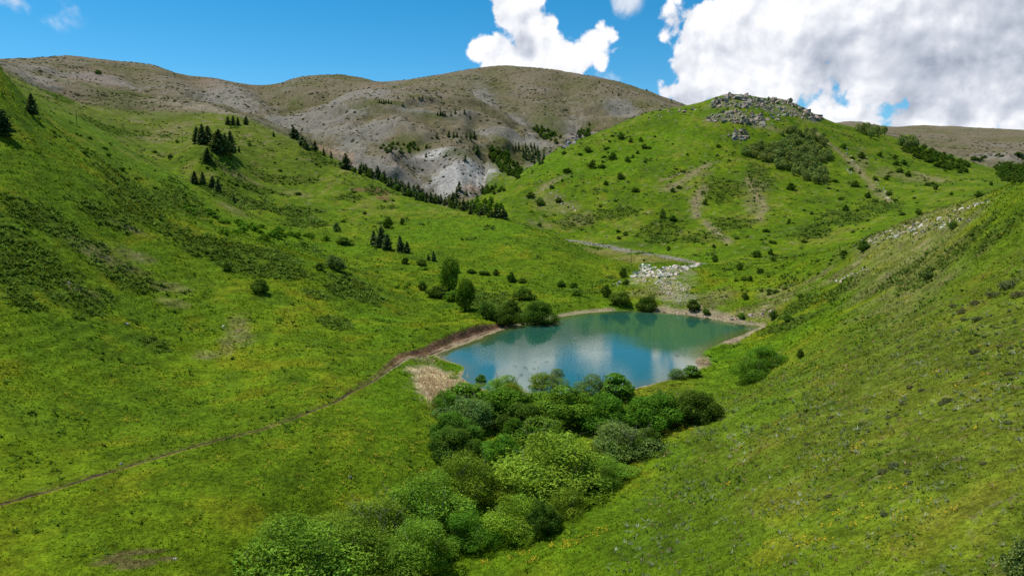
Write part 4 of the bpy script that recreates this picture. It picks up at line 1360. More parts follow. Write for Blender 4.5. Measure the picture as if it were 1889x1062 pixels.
for i, (nm, protos, u, v, w, h, c, lab, cat) in enumerate(NAMED):
    plant(nm, protos[i % len(protos)], u, v, w, h, c, lab, cat, None, stem='trunk' if cat == 'tree' else 'stems')

# ------------------------------------------------------------------ pines
BIGPINES = [
    (702, 455, 42, 'tallest dark pine of the near pair group above the pond'), (690, 452, 30, 'shorter dark pine at the left side of the tallest near pine'),
    (714, 460, 32, 'dark pine squeezed between the tallest near pine and the rounded one'), (739, 465, 34, 'dark rounded pine right of the tallest near pine'), (751, 467, 24, 'small pine at the right end of the near pine group'),
    (800, 481, 20, 'small pointed spruce left of the light green willow tree'), (790, 479, 12, 'very small spruce beside the small pointed spruce'),
    (59, 211, 36, 'dark pine standing on the left spur'), (8, 252, 44, 'dark pine cut by the left edge of the picture'),
    (373, 266, 37, 'dark pine at the centre of the left half of the hillside pine grove'), (384, 266, 34, 'dark pine right of centre in the left half of the hillside pine grove'), (363, 264, 30, 'dark pine at the left end of the hillside pine grove'),
    (406, 284, 46, 'tallest dark pine of the hillside grove'), (426, 286, 44, 'dark pine at the right end of the hillside grove'), (416, 285, 38, 'dark pine between the two tallest of the hillside grove'), (396, 276, 30, 'dark pine in the gap of the hillside grove'),
    (383, 298, 26, 'small dark pine standing below the hillside grove'), (441, 280, 10, 'tiny pine right of the hillside grove'),
    (359, 339, 24, 'leftmost pine of four on the lower rib of the left hillside'), (374, 339, 23, 'second pine of four on the lower rib of the left hillside'), (392, 348, 24, 'third pine of four on the lower rib of the left hillside'), (402, 354, 26, 'fourth pine of four on the lower rib of the left hillside'),
    (432, 376, 16, 'low pine below the four on the rib'),
    (430, 231, 18, 'middle pine of the cluster on the shoulder above the hillside grove'), (420, 230, 16, 'left pine of the cluster on the shoulder above the hillside grove'), (439, 231, 15, 'right pine of the cluster on the shoulder above the hillside grove'), (454, 230, 16, 'lone pine right of the cluster on the shoulder'),
    (505, 252, 10, 'small lone pine between the shoulder and the ridge row'),
]
for i, (u, v, h, lab) in enumerate(BIGPINES):
    plant('pine_tree', PINE_N[i % 3], u, v, h * (1.05 if i % 2 else 1.3), h * 0.9, C_PINE, lab, 'tree', 'pines on the near hillsides', stem='trunk')

ROW = [(539, 252, 24), (546, 258, 22), (555, 266, 18), (561, 269, 17), (568, 272, 14), (582, 278, 20), (598, 283, 13), (611, 289, 13), (635, 309, 28), (642, 310, 20), (664, 307, 12), (674, 319, 22), (680, 320, 20), (694, 326, 20), (700, 329, 20),
       (707, 333, 18), (713, 336, 20), (720, 339, 17), (731, 343, 20), (739, 346, 16), (745, 353, 20), (750, 356, 22), (756, 358, 21), (763, 360, 22), (770, 361, 24), (780, 363, 16), (788, 364, 14), (797, 367, 16), (804, 369, 16), (811, 371, 14),
       (819, 374, 16), (827, 377, 20), (833, 378, 25), (841, 383, 20), (849, 386, 22), (857, 389, 20), (866, 390, 16), (876, 391, 18), (887, 393, 17), (905, 396, 18), (913, 398, 20), (921, 399, 24), (929, 400, 22), (936, 402, 18)]
for i, (u, v, h) in enumerate(ROW):
    lab = (ORD[i] if i < 40 else ('fourth', 'third', 'second', 'very')[i - 40] + ' last') + ' pine counted from the upper end of the ridge row'
    plant('pine_tree', PINE_F[i % 5], u + rnd.uniform(-3, 3), v + rnd.uniform(0, 5), h * rnd.uniform(1.0, 1.9), h * rnd.uniform(0.7, 1.2), C_PINE, lab, 'tree', 'pine row along the green ridge')

for i in range(34):
    t = i / 33.0 + rnd.uniform(-0.01, 0.01)
    u = 655 + 275 * t
    v = np.interp(u, [655, 700, 760, 830, 930], [312, 331, 361, 379, 401]) + rnd.uniform(-1, 6)
    tall = rnd.uniform(9, 19)
    kind_ = i % 3
    if kind_ == 0:
        plant('dark_tree', SMALL[i % 6], u, v, tall * 1.1, tall * 0.8, C_DARK, f'leafy dark tree among the ridge row of pines, {ORD[i // 3]} from its upper end', 'tree', 'leafy trees among the ridge row')
    else:
        plant('pine_tree', PINE_F[i % 5], u, v, tall * 1.4, tall * 1.1, C_PINE, f'shorter pine crowded in front of the ridge row, {ORD[i - i // 3 - 1]} from its upper end', 'tree', 'short pines crowding the ridge row')

FAR = [('on the green patch of the bare mountain', [(700, 190, 6), (704, 191, 6), (708, 191, 7), (712, 190, 6), (717, 191, 7), (722, 192, 6), (734, 182, 6), (743, 196, 8), (763, 183, 5), (773, 183, 7), (779, 184, 7), (793, 184, 5)]),
       ('on the middle shelf of the bare mountain', [(807, 212, 6), (813, 212, 9), (817, 213, 8), (821, 213, 7), (832, 214, 6), (840, 210, 8), (857, 210, 8)]),
       ('on the slope above the pale badland', [(806, 254, 9), (828, 253, 12), (837, 254, 11), (843, 254, 10), (860, 255, 10), (868, 256, 12), (875, 256, 14), (880, 285, 18), (874, 280, 14), (884, 290, 12), (858, 297, 12), (786, 291, 10), (730, 290, 6), (823, 288, 6)]),
       ('near the skyline of the main mountain', [(1105, 153, 5), (1099, 166, 4), (1130, 173, 5), (1141, 177, 6), (1193, 168, 5), (1087, 231, 7), (1238, 187, 4)]),
       ('at the foot of the pale badland', [(847, 352, 18), (843, 365, 20), (890, 357, 14), (880, 372, 16), (860, 360, 10), (898, 352, 10), (906, 350, 9), (914, 346, 9)])]
for where, lst in FAR:
    for i, (u, v, h) in enumerate(sorted(lst)):
        plant('pine_tree', PINE_F[(i * 2) % 5], u, v, h * 1.2, h * 1.0, C_PINE, f'tiny dark pine {where}, {ORD[i]} from the left', 'tree', 'far pines ' + where)
plant('dark_bush', SMALL[1], 181, 137, 12, 8, C_DARK, 'single dark bush high on the bare left mountain', 'bush')


# woods on the far and the rocky hill
WOODS = [([(1366, 284), (1400, 268), (1450, 268), (1490, 280), (1522, 300), (1524, 343), (1500, 342), (1450, 318), (1410, 300)], 105, 5.5, ASPEN, 14, 13, C_ASPEN, 'aspen_tree', 'slender grey green tree in the wood on the rocky hill', 'wood on the rocky hill'),
         ([(1440, 250), (1462, 238), (1500, 248), (1530, 262), (1532, 300), (1500, 290), (1460, 268)], 45, 6, ASPEN, 13, 11, C_ASPEN, 'aspen_tree', 'slender tree of the upper thinner part of the wood on the rocky hill', 'upper wood on the rocky hill'),
         ([(1578, 243), (1600, 238), (1632, 246), (1632, 256), (1600, 256)], 14, 5, ASPEN, 12, 14, C_ASPEN, 'aspen_tree', 'slender tree on the descending ridge of the rocky hill', 'trees on the descending ridge'),
         ([(1655, 262), (1680, 265), (1720, 280), (1790, 305), (1780, 322), (1720, 305), (1670, 282)], 60, 6, SMALL, 11, 7, C_DARK, 'dark_bush', 'dark bush of the dense bushes on the right flank of the rocky hill', 'bushes on the right flank'),
         ([(1655, 262), (1690, 258), (1690, 275), (1660, 278)], 10, 6, ASPEN, 13, 14, C_ASPEN, 'aspen_tree', 'slender tree above the dense bushes on the right flank', 'trees above the right flank bushes'),
         ([(1835, 312), (1889, 308), (1889, 340), (1850, 335)], 30, 7, SMALL, 12, 8, C_DARK, 'dark_bush', 'dark bush at the right edge under the plateau', 'bushes at the right edge'),
         ([(905, 278), (930, 285), (962, 318), (955, 330), (925, 318), (905, 296)], 34, 6, SMALL, 11, 12, C_DARK, 'dark_tree', 'dark tree in the ravine wood beside the badland', 'ravine wood'),
         ([(950, 275), (985, 272), (1005, 288), (1000, 305), (970, 300)], 26, 6, PINE_F, 10, 13, C_PINE, 'pine_tree', 'dark pine in the ravine wood below the rock ledge', 'ravine pines'),
         ([(978, 236), (1000, 234), (1036, 255), (1030, 266), (1000, 254)], 22, 5, SMALL, 9, 7, C_DARK, 'dark_bush', 'dark bush along the upper mountain ravine', 'bushes of the upper ravine'),
         ([(1066, 244), (1088, 241), (1090, 254), (1070, 258)], 9, 5, SMALL, 9, 8, C_DARK, 'dark_bush', 'dark bush beside the dark rock ledge in the ravine', 'bushes by the rock ledge'),
         ([(700, 268), (760, 262), (790, 275), (740, 286), (700, 280)], 22, 7, SMALL, 9, 6, C_DARK, 'dark_bush', 'dark bush in the hollow left of the pale badland', 'bushes in the hollow'),
         ([(870, 380), (900, 370), (930, 385), (905, 396), (880, 396)], 14, 6, SMALL, 13, 13, C_GREEN, 'dark_tree', 'leafy tree at the valley pinch below the badland', 'trees at the valley pinch'),
         ([(880, 352), (920, 346), (935, 352), (900, 364)], 10, 6, SMALL, 10, 8, C_DARK, 'dark_bush', 'dark bush on the stream line below the badland', 'bushes below the badland')]
for k, (poly, n, gap, protos, w, h, c, nm, lab, grp) in enumerate(WOODS):
    for i, (u, v) in enumerate(sorted(scatter(poly, n, gap, 40 + k))):
        plant(nm, protos[(i * 7) % len(protos)], u, v, w * rnd.uniform(0.8, 1.3), h * rnd.uniform(0.8, 1.2), c, lab if n > 36 else f'{lab}, {ORD[i]} from the left', 'tree' if 'tree' in nm else 'bush', grp, stem='trunk')

HILLBUSH = [(1040, 284, 9), (1046, 317, 13), (1092, 309, 16), (1110, 309, 12), (1145, 255, 14), (1163, 262, 9), (1182, 261, 11), (1189, 273, 10), (1198, 274, 8), (1129, 293, 13), (1157, 297, 13), (1168, 290, 8), (1176, 283, 9), (1190, 300, 7), (1117, 341, 17), (1145, 330, 13), (1173, 353, 13),
            (1018, 347, 9), (1037, 335, 8), (997, 378, 14), (1031, 373, 12), (978, 364, 14), (995, 417, 12), (1085, 280, 15), (1241, 354, 10), (1222, 402, 20), (1242, 407, 16), (1154, 434, 11), (1142, 441, 9), (1317, 457, 10), (1233, 462, 10), (1188, 482, 6), (1325, 271, 9), (1402, 265, 8),
            (1253, 347, 9), (1300, 377, 11), (1460, 350, 18), (1515, 268, 10), (1555, 272, 9), (1590, 290, 11), (1660, 318, 16), (1675, 326, 12), (1668, 304, 10), (1710, 343, 9), (1726, 350, 12), (1635, 332, 12), (1577, 344, 14), (1615, 333, 9), (1695, 396, 14), (1755, 360, 7), (1806, 364, 14), (1828, 342, 8), (1455, 412, 10), (1560, 390, 13), (1600, 365, 12), (1640, 360, 10)]
cnt_ = {}
for i, (u, v, w) in enumerate(sorted(HILLBUSH)):
    big = 'larger' if w > 13 else ('small' if w < 9 else 'medium')
    cnt_[big] = cnt_.get(big, -1) + 1
    plant('dark_bush', SMALL[i % 6], u, v, w * rnd.uniform(0.65, 1.6), w * rnd.uniform(0.5, 0.95), C_DARK, f'{big} dark bush on the rocky hill face, {ORD[cnt_[big]]} {big} one from the left', 'bush', 'bushes on the rocky hill face, ' + big)
for k, (poly, n, lab, w0, w1, c) in enumerate([
        ([(960, 330), (1100, 250), (1300, 250), (1360, 300), (1300, 450), (1100, 430), (960, 390)], 36, 'tiny dark shrub dotting the left face of the rocky hill', 3, 7, C_DARK),
        ([(1340, 350), (1520, 350), (1560, 260), (1800, 330), (1700, 390), (1500, 460), (1330, 460)], 70, 'tiny dark shrub dotting the right face of the rocky hill', 3, 9, C_DARK),
        ([(250, 230), (430, 250), (640, 330), (840, 390), (700, 430), (560, 400), (380, 330), (250, 280)], 40, 'tiny dark shrub dotting the middle green hillside', 3, 8, C_DARK),
        ([(60, 230), (200, 260), (330, 330), (430, 400), (300, 370), (130, 300)], 22, 'tiny dark shrub dotting the back of the left spur', 4, 10, C_DARK),
        ([(400, 400), (540, 430), (610, 440), (600, 465), (500, 455), (400, 430), (330, 385), (330, 370)], 40, 'bright green shrub in the hollow behind the left spur', 9, 18, C_GREEN),
        ([(1300, 470), (1460, 480), (1560, 470), (1540, 540), (1440, 560), (1380, 540), (1310, 520)], 40, 'tiny shrub dotting the saddle right of the white rocks', 3, 10, C_DARK),
        ([(1800, 290), (1889, 285), (1889, 305), (1830, 305), (1760, 285)], 20, 'tiny dark bush at the foot of the far plateau', 4, 8, C_DARK),
        ([(560, 500), (760, 480), (1000, 540), (900, 570), (800, 560), (700, 520)], 20, 'tiny herb clump on the meadow above the pond', 4, 9, C_GREEN)]):
    spots = scatter(poly, n * 3, 4, 90 + k)
    spots = sorted(spots, key=lambda q: -float(perlin(np.array([q[0] / 23.0]), np.array([q[1] / 13.0]), k)[0]) + rnd.uniform(-0.25, 0.25))[:n]
    for i, (u, v) in enumerate(sorted(spots)):
        w = w0 + (w1 - w0) * rnd.random() ** 2
        plant('low_shrub', SMALL[i % 6], u, v, w * rnd.uniform(1.1, 2.2), w * rnd.uniform(0.5, 0.85), c, lab if n > 40 else f'{lab}, {ORD[i]} from the left', 'shrub', lab.split(' dotting')[0].split(' in the hollow')[0] + ' patch ' + ORD[k])

# ------------------------------------------------------------------ rocks
def rocks(name, label, cat, regions, color, var=0.15, sink=0.5, flat=0.9, group=None):
    """an outcrop: every stone is a part of it; regions = (outline or line in the photograph, number, smallest, largest size in its pixels)"""
    spots = []
    for k, (poly, n, s0, s1) in enumerate(regions):
        for (u, v) in scatter(poly, n, max(1.5, s0 * 0.55), 500 + k + len(label)):
            h = hit_up(u, v)
            if h is not None:
                spots.append((h, s0 + (s1 - s0) * rnd.random() ** 2.0))
    if not spots:
        return
    c = np.mean([s[0] for s in spots], 0)
    c[2] = float(ground_z(c[0], c[1]))
    e = obj(name, None, loc=tuple(c), label=label, category=cat, group=group)
    for i, (h, spx) in enumerate(spots):
        s = 1.3 * spx * math.hypot(h[0], h[1]) / FOC
        r = obj('rock', ROCKS[i % len(ROCKS)], parent=e, loc=(h[0] - c[0], h[1] - c[1], h[2] - c[2] + s * (0.35 - sink) * flat),
                rot=(rnd.uniform(-0.6, 0.6), rnd.uniform(-0.6, 0.6), rnd.uniform(0, 6.28)), scale=(s * rnd.uniform(0.8, 1.3), s * rnd.uniform(0.8, 1.3), s * rnd.uniform(0.7, 1.25) * flat))
        r.color = vary(color, var)


C_LIME_ROCK = (0.265, 0.225, 0.175)
C_WHITE = (0.46, 0.40, 0.32)
rocks('rock_outcrop', 'grey craggy rocks crowning the summit of the green rocky hill', 'rocks',
      [([(1308, 200), (1325, 182), (1345, 175), (1400, 183), (1415, 200), (1370, 200)], 120, 3, 11), ([(1400, 184), (1440, 196), (1480, 205), (1512, 216), (1506, 226), (1470, 216), (1430, 214), (1405, 200)], 120, 3, 9), ([(1492, 212), (1512, 214), (1510, 224), (1496, 222)], 16, 7, 13)], C_LIME_ROCK)
rocks('rock_outcrop', 'jagged grey rock crest forming the skyline of the rocky hill', 'rocks', [([(1312, 191), (1345, 176), (1400, 182), (1455, 188), (1512, 217), (1506, 222), (1450, 193), (1400, 188), (1345, 182), (1318, 194)], 130, 3, 9)], C_LIME_ROCK, 0.2, 0.22, 1.1)
rocks('rock_outcrop', 'broad band of grey crags just below the hill summit', 'rocks',
      [([(1296, 226), (1318, 205), (1345, 206), (1380, 205), (1400, 208), (1416, 218), (1410, 232), (1370, 228), (1320, 224)], 170, 3, 10), ([(1420, 212), (1450, 221), (1440, 225), (1420, 217)], 10, 3, 8), ([(1380, 228), (1415, 230), (1400, 240)], 10, 2, 5)], C_LIME_ROCK)
rocks('rock_outcrop', 'small heap of grey rocks standing alone below the crags', 'rocks', [([(1350, 256), (1355, 240), (1372, 238), (1381, 250), (1380, 260), (1360, 259)], 34, 4, 10), ([(1328, 250), (1352, 243), (1352, 252), (1335, 256)], 8, 2, 5)], C_LIME_ROCK)
rocks('rock_outcrop', 'scattered grey stones along the left shoulder of the rocky hill', 'rocks', [([(1190, 212), (1290, 194), (1300, 204), (1260, 208), (1200, 220)], 26, 2, 7), ([(1200, 205), (1250, 196), (1240, 204), (1205, 212)], 8, 3, 7)], C_LIME_ROCK)
rocks('rock_outcrop', 'dark rock ledge in the ravine with a pale top', 'rocks', [([(1030, 270), (1050, 254), (1070, 252), (1065, 262), (1040, 276)], 34, 4, 11), ([(1048, 250), (1066, 248), (1062, 254)], 6, 4, 9)], (0.20, 0.17, 0.17), 0.3)
rocks('rock_outcrop', 'bright white rock sill behind the pond', 'rocks', [([(1162, 512), (1185, 492), (1200, 494), (1235, 492), (1280, 490), (1270, 498), (1240, 510), (1200, 512)], 190, 3, 10), ([(1180, 490), (1196, 488), (1198, 500), (1184, 500)], 14, 6, 11), ([(1268, 492), (1292, 486), (1285, 494)], 10, 5, 10)], (0.52, 0.47, 0.39))
rocks('rock_rubble', 'white and tan rubble running from the rock sill down to the pond', 'rocks', [([(1200, 515), (1260, 510), (1275, 530), (1270, 548), (1245, 555), (1225, 540)], 200, 2, 6), ([(1170, 515), (1205, 516), (1190, 522)], 16, 2, 6), ([(1128, 526), (1146, 515), (1146, 524), (1132, 534)], 10, 3, 7), ([(1240, 550), (1290, 545), (1300, 566), (1260, 566)], 26, 2, 5)], C_WHITE, 0.22)
rocks('rock_rubble', 'long strip of pale rubble along the crest of the right spur', 'rocks', [([(1560, 455), (1640, 425), (1700, 404), (1760, 398), (1780, 402), (1740, 424), (1680, 432), (1600, 452)], 190, 2, 7), ([(1750, 390), (1790, 378), (1830, 370), (1780, 386)], 26, 3, 9), ([(1770, 412), (1795, 398), (1790, 412)], 10, 2, 5)], C_WHITE, 0.22)
rocks('rock_rubble', 'short broken line of pale stones below the spur crest', 'rocks', [([(1535, 522), (1560, 508), (1600, 490), (1610, 494), (1570, 514), (1545, 526)], 34, 2, 8)], C_WHITE)
rocks('shore_stones', 'pinkish stones along the far right shore of the pond', 'rocks', [([(1205, 574), (1260, 575), (1330, 582), (1395, 592), (1400, 600), (1340, 592), (1260, 581)], 120, 2, 5), ([(1370, 575), (1430, 568), (1425, 580), (1385, 590)], 40, 2, 6), ([(1380, 582), (1392, 580), (1390, 586)], 4, 5, 9)], (0.36, 0.27, 0.22), 0.2)
rocks('river_stones', 'grey stones on the gravel bed in the valley behind the pond', 'rocks', [([(1055, 444), (1120, 453), (1180, 462), (1240, 473), (1290, 485), (1260, 485), (1200, 474), (1120, 459)], 110, 2, 4)], C_LIME_ROCK)
rocks('rock_rubble', 'line of stones in the narrow gully on the near face of the rocky hill', 'rocks', [([(1298, 410), (1304, 408), (1345, 440), (1340, 446)], 34, 2, 4), ([(1280, 372), (1292, 350), (1298, 356), (1288, 400), (1280, 398)], 30, 2, 4)], C_LIME_ROCK, 0.2)
rocks('rock_rubble', 'scattered pale boulders at the left foot of the rocky hill', 'rocks', [([(1000, 350), (1060, 350), (1070, 390), (1010, 400)], 26, 2, 6), ([(1100, 370), (1140, 365), (1130, 380)], 5, 2, 4)], C_WHITE)
rocks('rock_rubble', 'stony line down the right flank of the rocky hill', 'rocks', [([(1555, 275), (1562, 275), (1590, 315), (1585, 320)], 24, 2, 4), ([(1610, 330), (1616, 330), (1645, 368), (1640, 372)], 22, 2, 5), ([(1545, 300), (1580, 318), (1570, 322)], 18, 2, 4)], C_WHITE, 0.2)
for (u, v, spx, lab) in [(127, 522, 6, 'white boulder between the dark mats on the left slope'), (233, 599, 6, 'white boulder on the left slope below the dark mats'), (413, 603, 6, 'white boulder beside the bare patch on the left slope'),
                         (645, 881, 9, 'half buried pale boulder on the meadow left of the thicket'), (322, 1030, 7, 'pale stone at the eroded scarp near the bottom edge'), (224, 856, 5, 'pale stone beside the footpath'), (1000, 508, 3, 'little pale stone on the meadow above the pond')]:
    h = hit(u, v)
    s = spx * math.hypot(h[0], h[1]) / FOC
    o = obj('boulder', ROCKS[int(u) % len(ROCKS)], loc=(h[0], h[1], h[2] + 0.1 * s), rot=(0.1, 0.2, u), scale=(s, s, s), label=lab, category='boulder')
    o.color = (0.55, 0.52, 0.47, 1)

# ------------------------------------------------------------------ utility poles
def utility_pole(u, v, hpx, label):
    h = hit_up(u, v)
    k = math.hypot(h[0], h[1]) / FOC
    ht = hpx * k
    e = obj('utility_pole', None, loc=(h[0], h[1], h[2] - 0.3), rot=(0, 0, 0.5), label=label, category='pole', group='utility poles')
    r = max(0.16, ht * 0.016)
    obj('shaft', tubes_mesh('shaft', [([(0, 0, 0), (0, 0, ht * 0.5), (0, 0, ht)], r, r * 0.7, 8)], M_WOOD), parent=e)
    arm = obj('crossarm', tubes_mesh('crossarm', [([(-ht * 0.13, 0, ht * 0.93), (0, -0.12, ht * 0.93), (ht * 0.13, 0, ht * 0.93)], r * 0.6, r * 0.6, 4)], M_WOOD), parent=e)
    for q in (-0.12, 0.0, 0.12):
        obj('insulator', tubes_mesh('insulator', [([(q * ht, 0, ht * 0.935), (q * ht, 0, ht * 0.955), (q * ht, 0, ht * 0.975)], r * 0.55, r * 0.35, 6)], M_PORCELAIN), parent=arm)


utility_pole(142, 231, 23, 'dark wooden pole behind the left spur near the upper left')
utility_pole(337, 265, 23, 'dark wooden pole left of the hillside pine grove')
utility_pole(687, 346, 30, 'thin wooden pole in front of the ridge row of pines')
utility_pole(1164, 485, 25, 'thin wooden pole on the dry flat by the gravel bed')

# ------------------------------------------------------------------ grass, herbs and flowers
def tuft_material():
    m, N = new_mat('grass_blades')
    out = N.n('ShaderNodeOutputMaterial')
    at = N.n('ShaderNodeAttribute', attribute_name='Col')
    df = N.n('ShaderNodeBsdfDiffuse')
    tr = N.n('ShaderNodeBsdfTranslucent')
    m.node_tree.links.new(at.outputs['Color'], df.inputs[0])
    m.node_tree.links.new(at.outputs['Color'], tr.inputs[0])
    mx = N.n('ShaderNodeMixShader')
    mx.inputs[0].default_value = 0.3
    m.node_tree.links.new(df.outputs[0], mx.inputs[1])
    m.node_tree.links.new(tr.outputs[0], mx.inputs[2])
    m.node_tree.links.new(mx.outputs[0], out.inputs[0])
    return m


M_TUFT = tuft_material()


def col_at(x, y):
    th = np.clip(np.rint((np.arctan2(x, y) + TH_MAX) / (2 * TH_MAX) * (NF - 1)), 0, NF - 1).astype(int)
    ri = np.clip(np.rint(np.interp(np.log(np.hypot(x, y)), LR, np.arange(len(LR)))), 0, len(LR) - 1).astype(int)
    return COL[th, ri], PSD[th, ri], jun[th, ri], BARE[th, ri], np.abs(PATH_S[th, ri]) / PATH_HW[th, ri], E_NOW[th, ri] >= E_RUN[th, ri] - 0.004, reed[th, ri], (onpath + cutm + beach + scree + sill + grav)[th, ri]


def tufts(name, x, y, size, col, blades, rng, lean=0.5, width=0.35, label=None):
    n = len(x)
    z = ground_z(x, y) - 0.02
    base = np.stack([x, y, z], 1)
    vs, cs = [], []
    for b in range(blades):
        a = rng.uniform(0, 2 * math.pi, n)
        dr = np.stack([np.cos(a), np.sin(a), np.zeros(n)], 1)
        pr = np.stack([-np.sin(a), np.cos(a), np.zeros(n)], 1)
        s = size * rng.uniform(0.6, 1.2, n)
        off = dr * (size * 0.25)[:, None]
        w = (s * width * rng.uniform(0.7, 1.3, n))[:, None]
        tip = base + off + dr * (s * lean * rng.uniform(0.5, 1.5, n))[:, None] + np.array([0, 0, 1.0]) * (s * rng.uniform(0.6, 1.0, n))[:, None]
        vs.append(np.stack([base + off - pr * w, base + off + pr * w, tip], 1))
        cs.append(np.repeat((col * rng.uniform(0.75, 1.3, n)[:, None])[:, None], 3, 1))
    v = np.stack(vs, 1).reshape(-1, 3)
    c = np.stack(cs, 1).reshape(-1, 3)
    f = np.arange(len(v)).reshape(-1, 3)
    me = mesh_np(name, v, f, M_TUFT, False, {'Col': ('FLOAT_COLOR', 'POINT', np.concatenate([c, np.ones((len(c), 1))], 1))})
    return obj(name, me, kind='stuff', label=label)


rng = np.random.default_rng(404)
N_T = 210000
th = rng.uniform(-math.radians(39), math.radians(39), N_T)
r = np.exp(rng.uniform(math.log(32), math.log(480), N_T))
x, y = r * np.sin(th), r * np.cos(th)
c, psd_, jn, ba, pt, vis, rd, bare_ = col_at(x, y)
cover = fbm(x, y, 13.0, 4, 94) + 0.5 * fbm(x, y, 3.0, 2, 99)
ok = vis & (psd_ > 1.0) & (pt > 1.3) & (bare_ < 0.3) & (r > 36) & (cover + rng.normal(0, 0.22, N_T) > -0.12)
x, y, r, c, jn = x[ok], y[ok], r[ok], c[ok], jn[ok]
patch = fbm(x, y, 5.0, 3, 91)
size = np.clip(0.0021 * r, 0.10, 0.6) * rng.uniform(0.5, 1.3, len(x)) * (1 + 0.5 * np.clip(patch, -0.6, 0.8)) * (1 + 0.5 * jn)
tone = np.clip(rng.normal(1.0, 0.17, len(x)), 0.5, 1.7) * (1 + 0.2 * patch)
c = c * tone[:, None] * 1.5
c[:, 0] *= rng.uniform(0.85, 1.4, len(x))
tufts('grass_tufts', x, y, size, c, 3, rng, label='green meadow grass in tufts over the near slopes and the valley floor')


def near_right(n, seed, rmin=36, rmax=150, xmin=8):
    g = np.random.default_rng(seed)
    t = g.uniform(math.radians(-6), math.radians(38.5), n)
    q = np.exp(g.uniform(math.log(rmin), math.log(rmax), n))
    a, b = q * np.sin(t), q * np.cos(t)
    k = fbm(a, b, 9.0, 3, seed)
    _, p, _, _, _, vi, _, _ = col_at(a, b)
    gz = ground_z(a, b)
    m = vi & (p > 3) & (gz > -1.0) & (k > -0.05) & (a > xmin - 0.03 * b)
    return a[m], b[m], q[m], g


# broad-leaved herb clumps, darker than the grass, gathered in patches
g = np.random.default_rng(515)
th = g.uniform(-math.radians(39), math.radians(39), 60000)
r = np.exp(g.uniform(math.log(38), math.log(330), len(th)))
x, y = r * np.sin(th), r * np.cos(th)
c, psd_, jn, ba, pt, vis, rd, bare_ = col_at(x, y)
den = fbm(x, y, 16, 4, 92) + 0.7 * fbm(x, y, 4.5, 3, 93)
ok = vis & (psd_ > 2) & (pt > 1.6) & (bare_ < 0.3) & (den + g.normal(0, 0.12, len(x)) > 0.26)
x, y, r = x[ok][:4200], y[ok][:4200], r[ok][:4200]
tufts('herb_clumps', x, y, np.clip(0.0034 * r, 0.2, 0.7) * g.uniform(0.5, 1.4, len(x)), np.tile([0.082, 0.150, 0.016], (len(x), 1)) * g.uniform(0.6, 1.5, (len(x), 1)), 6, g, 1.0, 0.36, 'dark leafy herb clumps gathered in patches on the slopes')
x, y, r, g = near_right(900, 47, 38, 120)
tufts('pale_herbs', x, y, np.clip(0.005 * r, 0.25, 0.5) * g.uniform(0.6, 1.3, len(x)), np.tile([0.30, 0.34, 0.20], (len(x), 1)) * g.uniform(0.6, 1.3, (len(x), 1)), 7, g, 1.0, 0.2, 'pale silvery herbs dotted over the near right slope')
x, y, r, g = near_right(5200, 17)
tufts('grey_herbs', x, y, np.clip(0.0042 * r, 0.2, 0.5) * g.uniform(0.6, 1.3, len(x)), np.tile([0.15, 0.20, 0.07], (len(x), 1)) * g.uniform(0.6, 1.4, (len(x), 1)), 6, g, 0.9, 0.28, 'grey green leafy herbs scattered over the right slope')
x, y, r, g = near_right(1800, 27)
tufts('dry_tussocks', x, y, np.clip(0.004 * r, 0.2, 0.45) * g.uniform(0.6, 1.3, len(x)), np.tile([0.26, 0.20, 0.09], (len(x), 1)) * g.uniform(0.7, 1.4, (len(x), 1)), 6, g, 0.7, 0.22, 'straw coloured dry tussocks on the right slope')


def flowers(name, x, y, g, col, label, sz):
    """little heads standing in the grass"""
    cs = []
    for i in range(len(x)):
        k = int(g.integers(5, 14))
        cs.append(np.stack([x[i] + g.normal(0, 0.32, k), y[i] + g.normal(0, 0.32, k), np.zeros(k)], 1))
    cs = np.concatenate(cs)
    cs[:, 2] = ground_z(cs[:, 0], cs[:, 1]) + g.uniform(0.18, 0.34, len(cs))
    nrm = unit(np.array([-0.2, -0.5, 1.0]) + g.normal(0, 0.35, cs.shape))
    s = sz * g.uniform(0.6, 1.3, len(cs))
    v, f = quads_at(cs, nrm, s, s, g)
    cc = np.repeat(np.array(col) * g.uniform(0.75, 1.2, (len(cs), 1)), 4, 0)
    me = mesh_np(name, v, f, M_TUFT, False, {'Col': ('FLOAT_COLOR', 'POINT', np.concatenate([cc, np.ones((len(cc), 1))], 1))})
    obj(name, me, kind='stuff', label=label)


x, y, r, g = near_right(160, 37, 40, 140)
band = [hit(u, v) for u, v in [(940, 1032), (960, 1028), (985, 1022), (1010, 1012), (1040, 1003), (1065, 995), (1090, 990), (1105, 985), (1115, 978), (975, 1040), (890, 1030), (1025, 1000), (1060, 1003), (1465, 1018), (1460, 1010), (1570, 930), (1580, 958), (1577, 820)]]
bx = np.array([b[0] for b in band for _ in range(2)]) + g.normal(0, 0.7, 2 * len(band))
by = np.array([b[1] for b in band for _ in range(2)]) + g.normal(0, 0.7, 2 * len(band))
flowers('yellow_flowers', np.concatenate([x, bx]), np.concatenate([y, by]), g, (0.50, 0.36, 0.03), 'yellow wildflowers dotted over the near right slope', 0.085)
lx, ly = [], []
for (u, v, n) in [(640, 850, 60), (560, 720, 40), (300, 700, 30), (700, 800, 50), (150, 760, 30), (480, 900, 30), (1500, 660, 40), (1650, 560, 40)]:
    h = hit(u, v)
    if h is not None:
        lx += list(h[0] + g.normal(0, 7, n))
        ly += list(h[1] + g.normal(0, 7, n))
flowers('meadow_flowers', np.array(lx), np.array(ly), g, (0.34, 0.32, 0.03), 'yellow green flower heads on the meadow', 0.11)

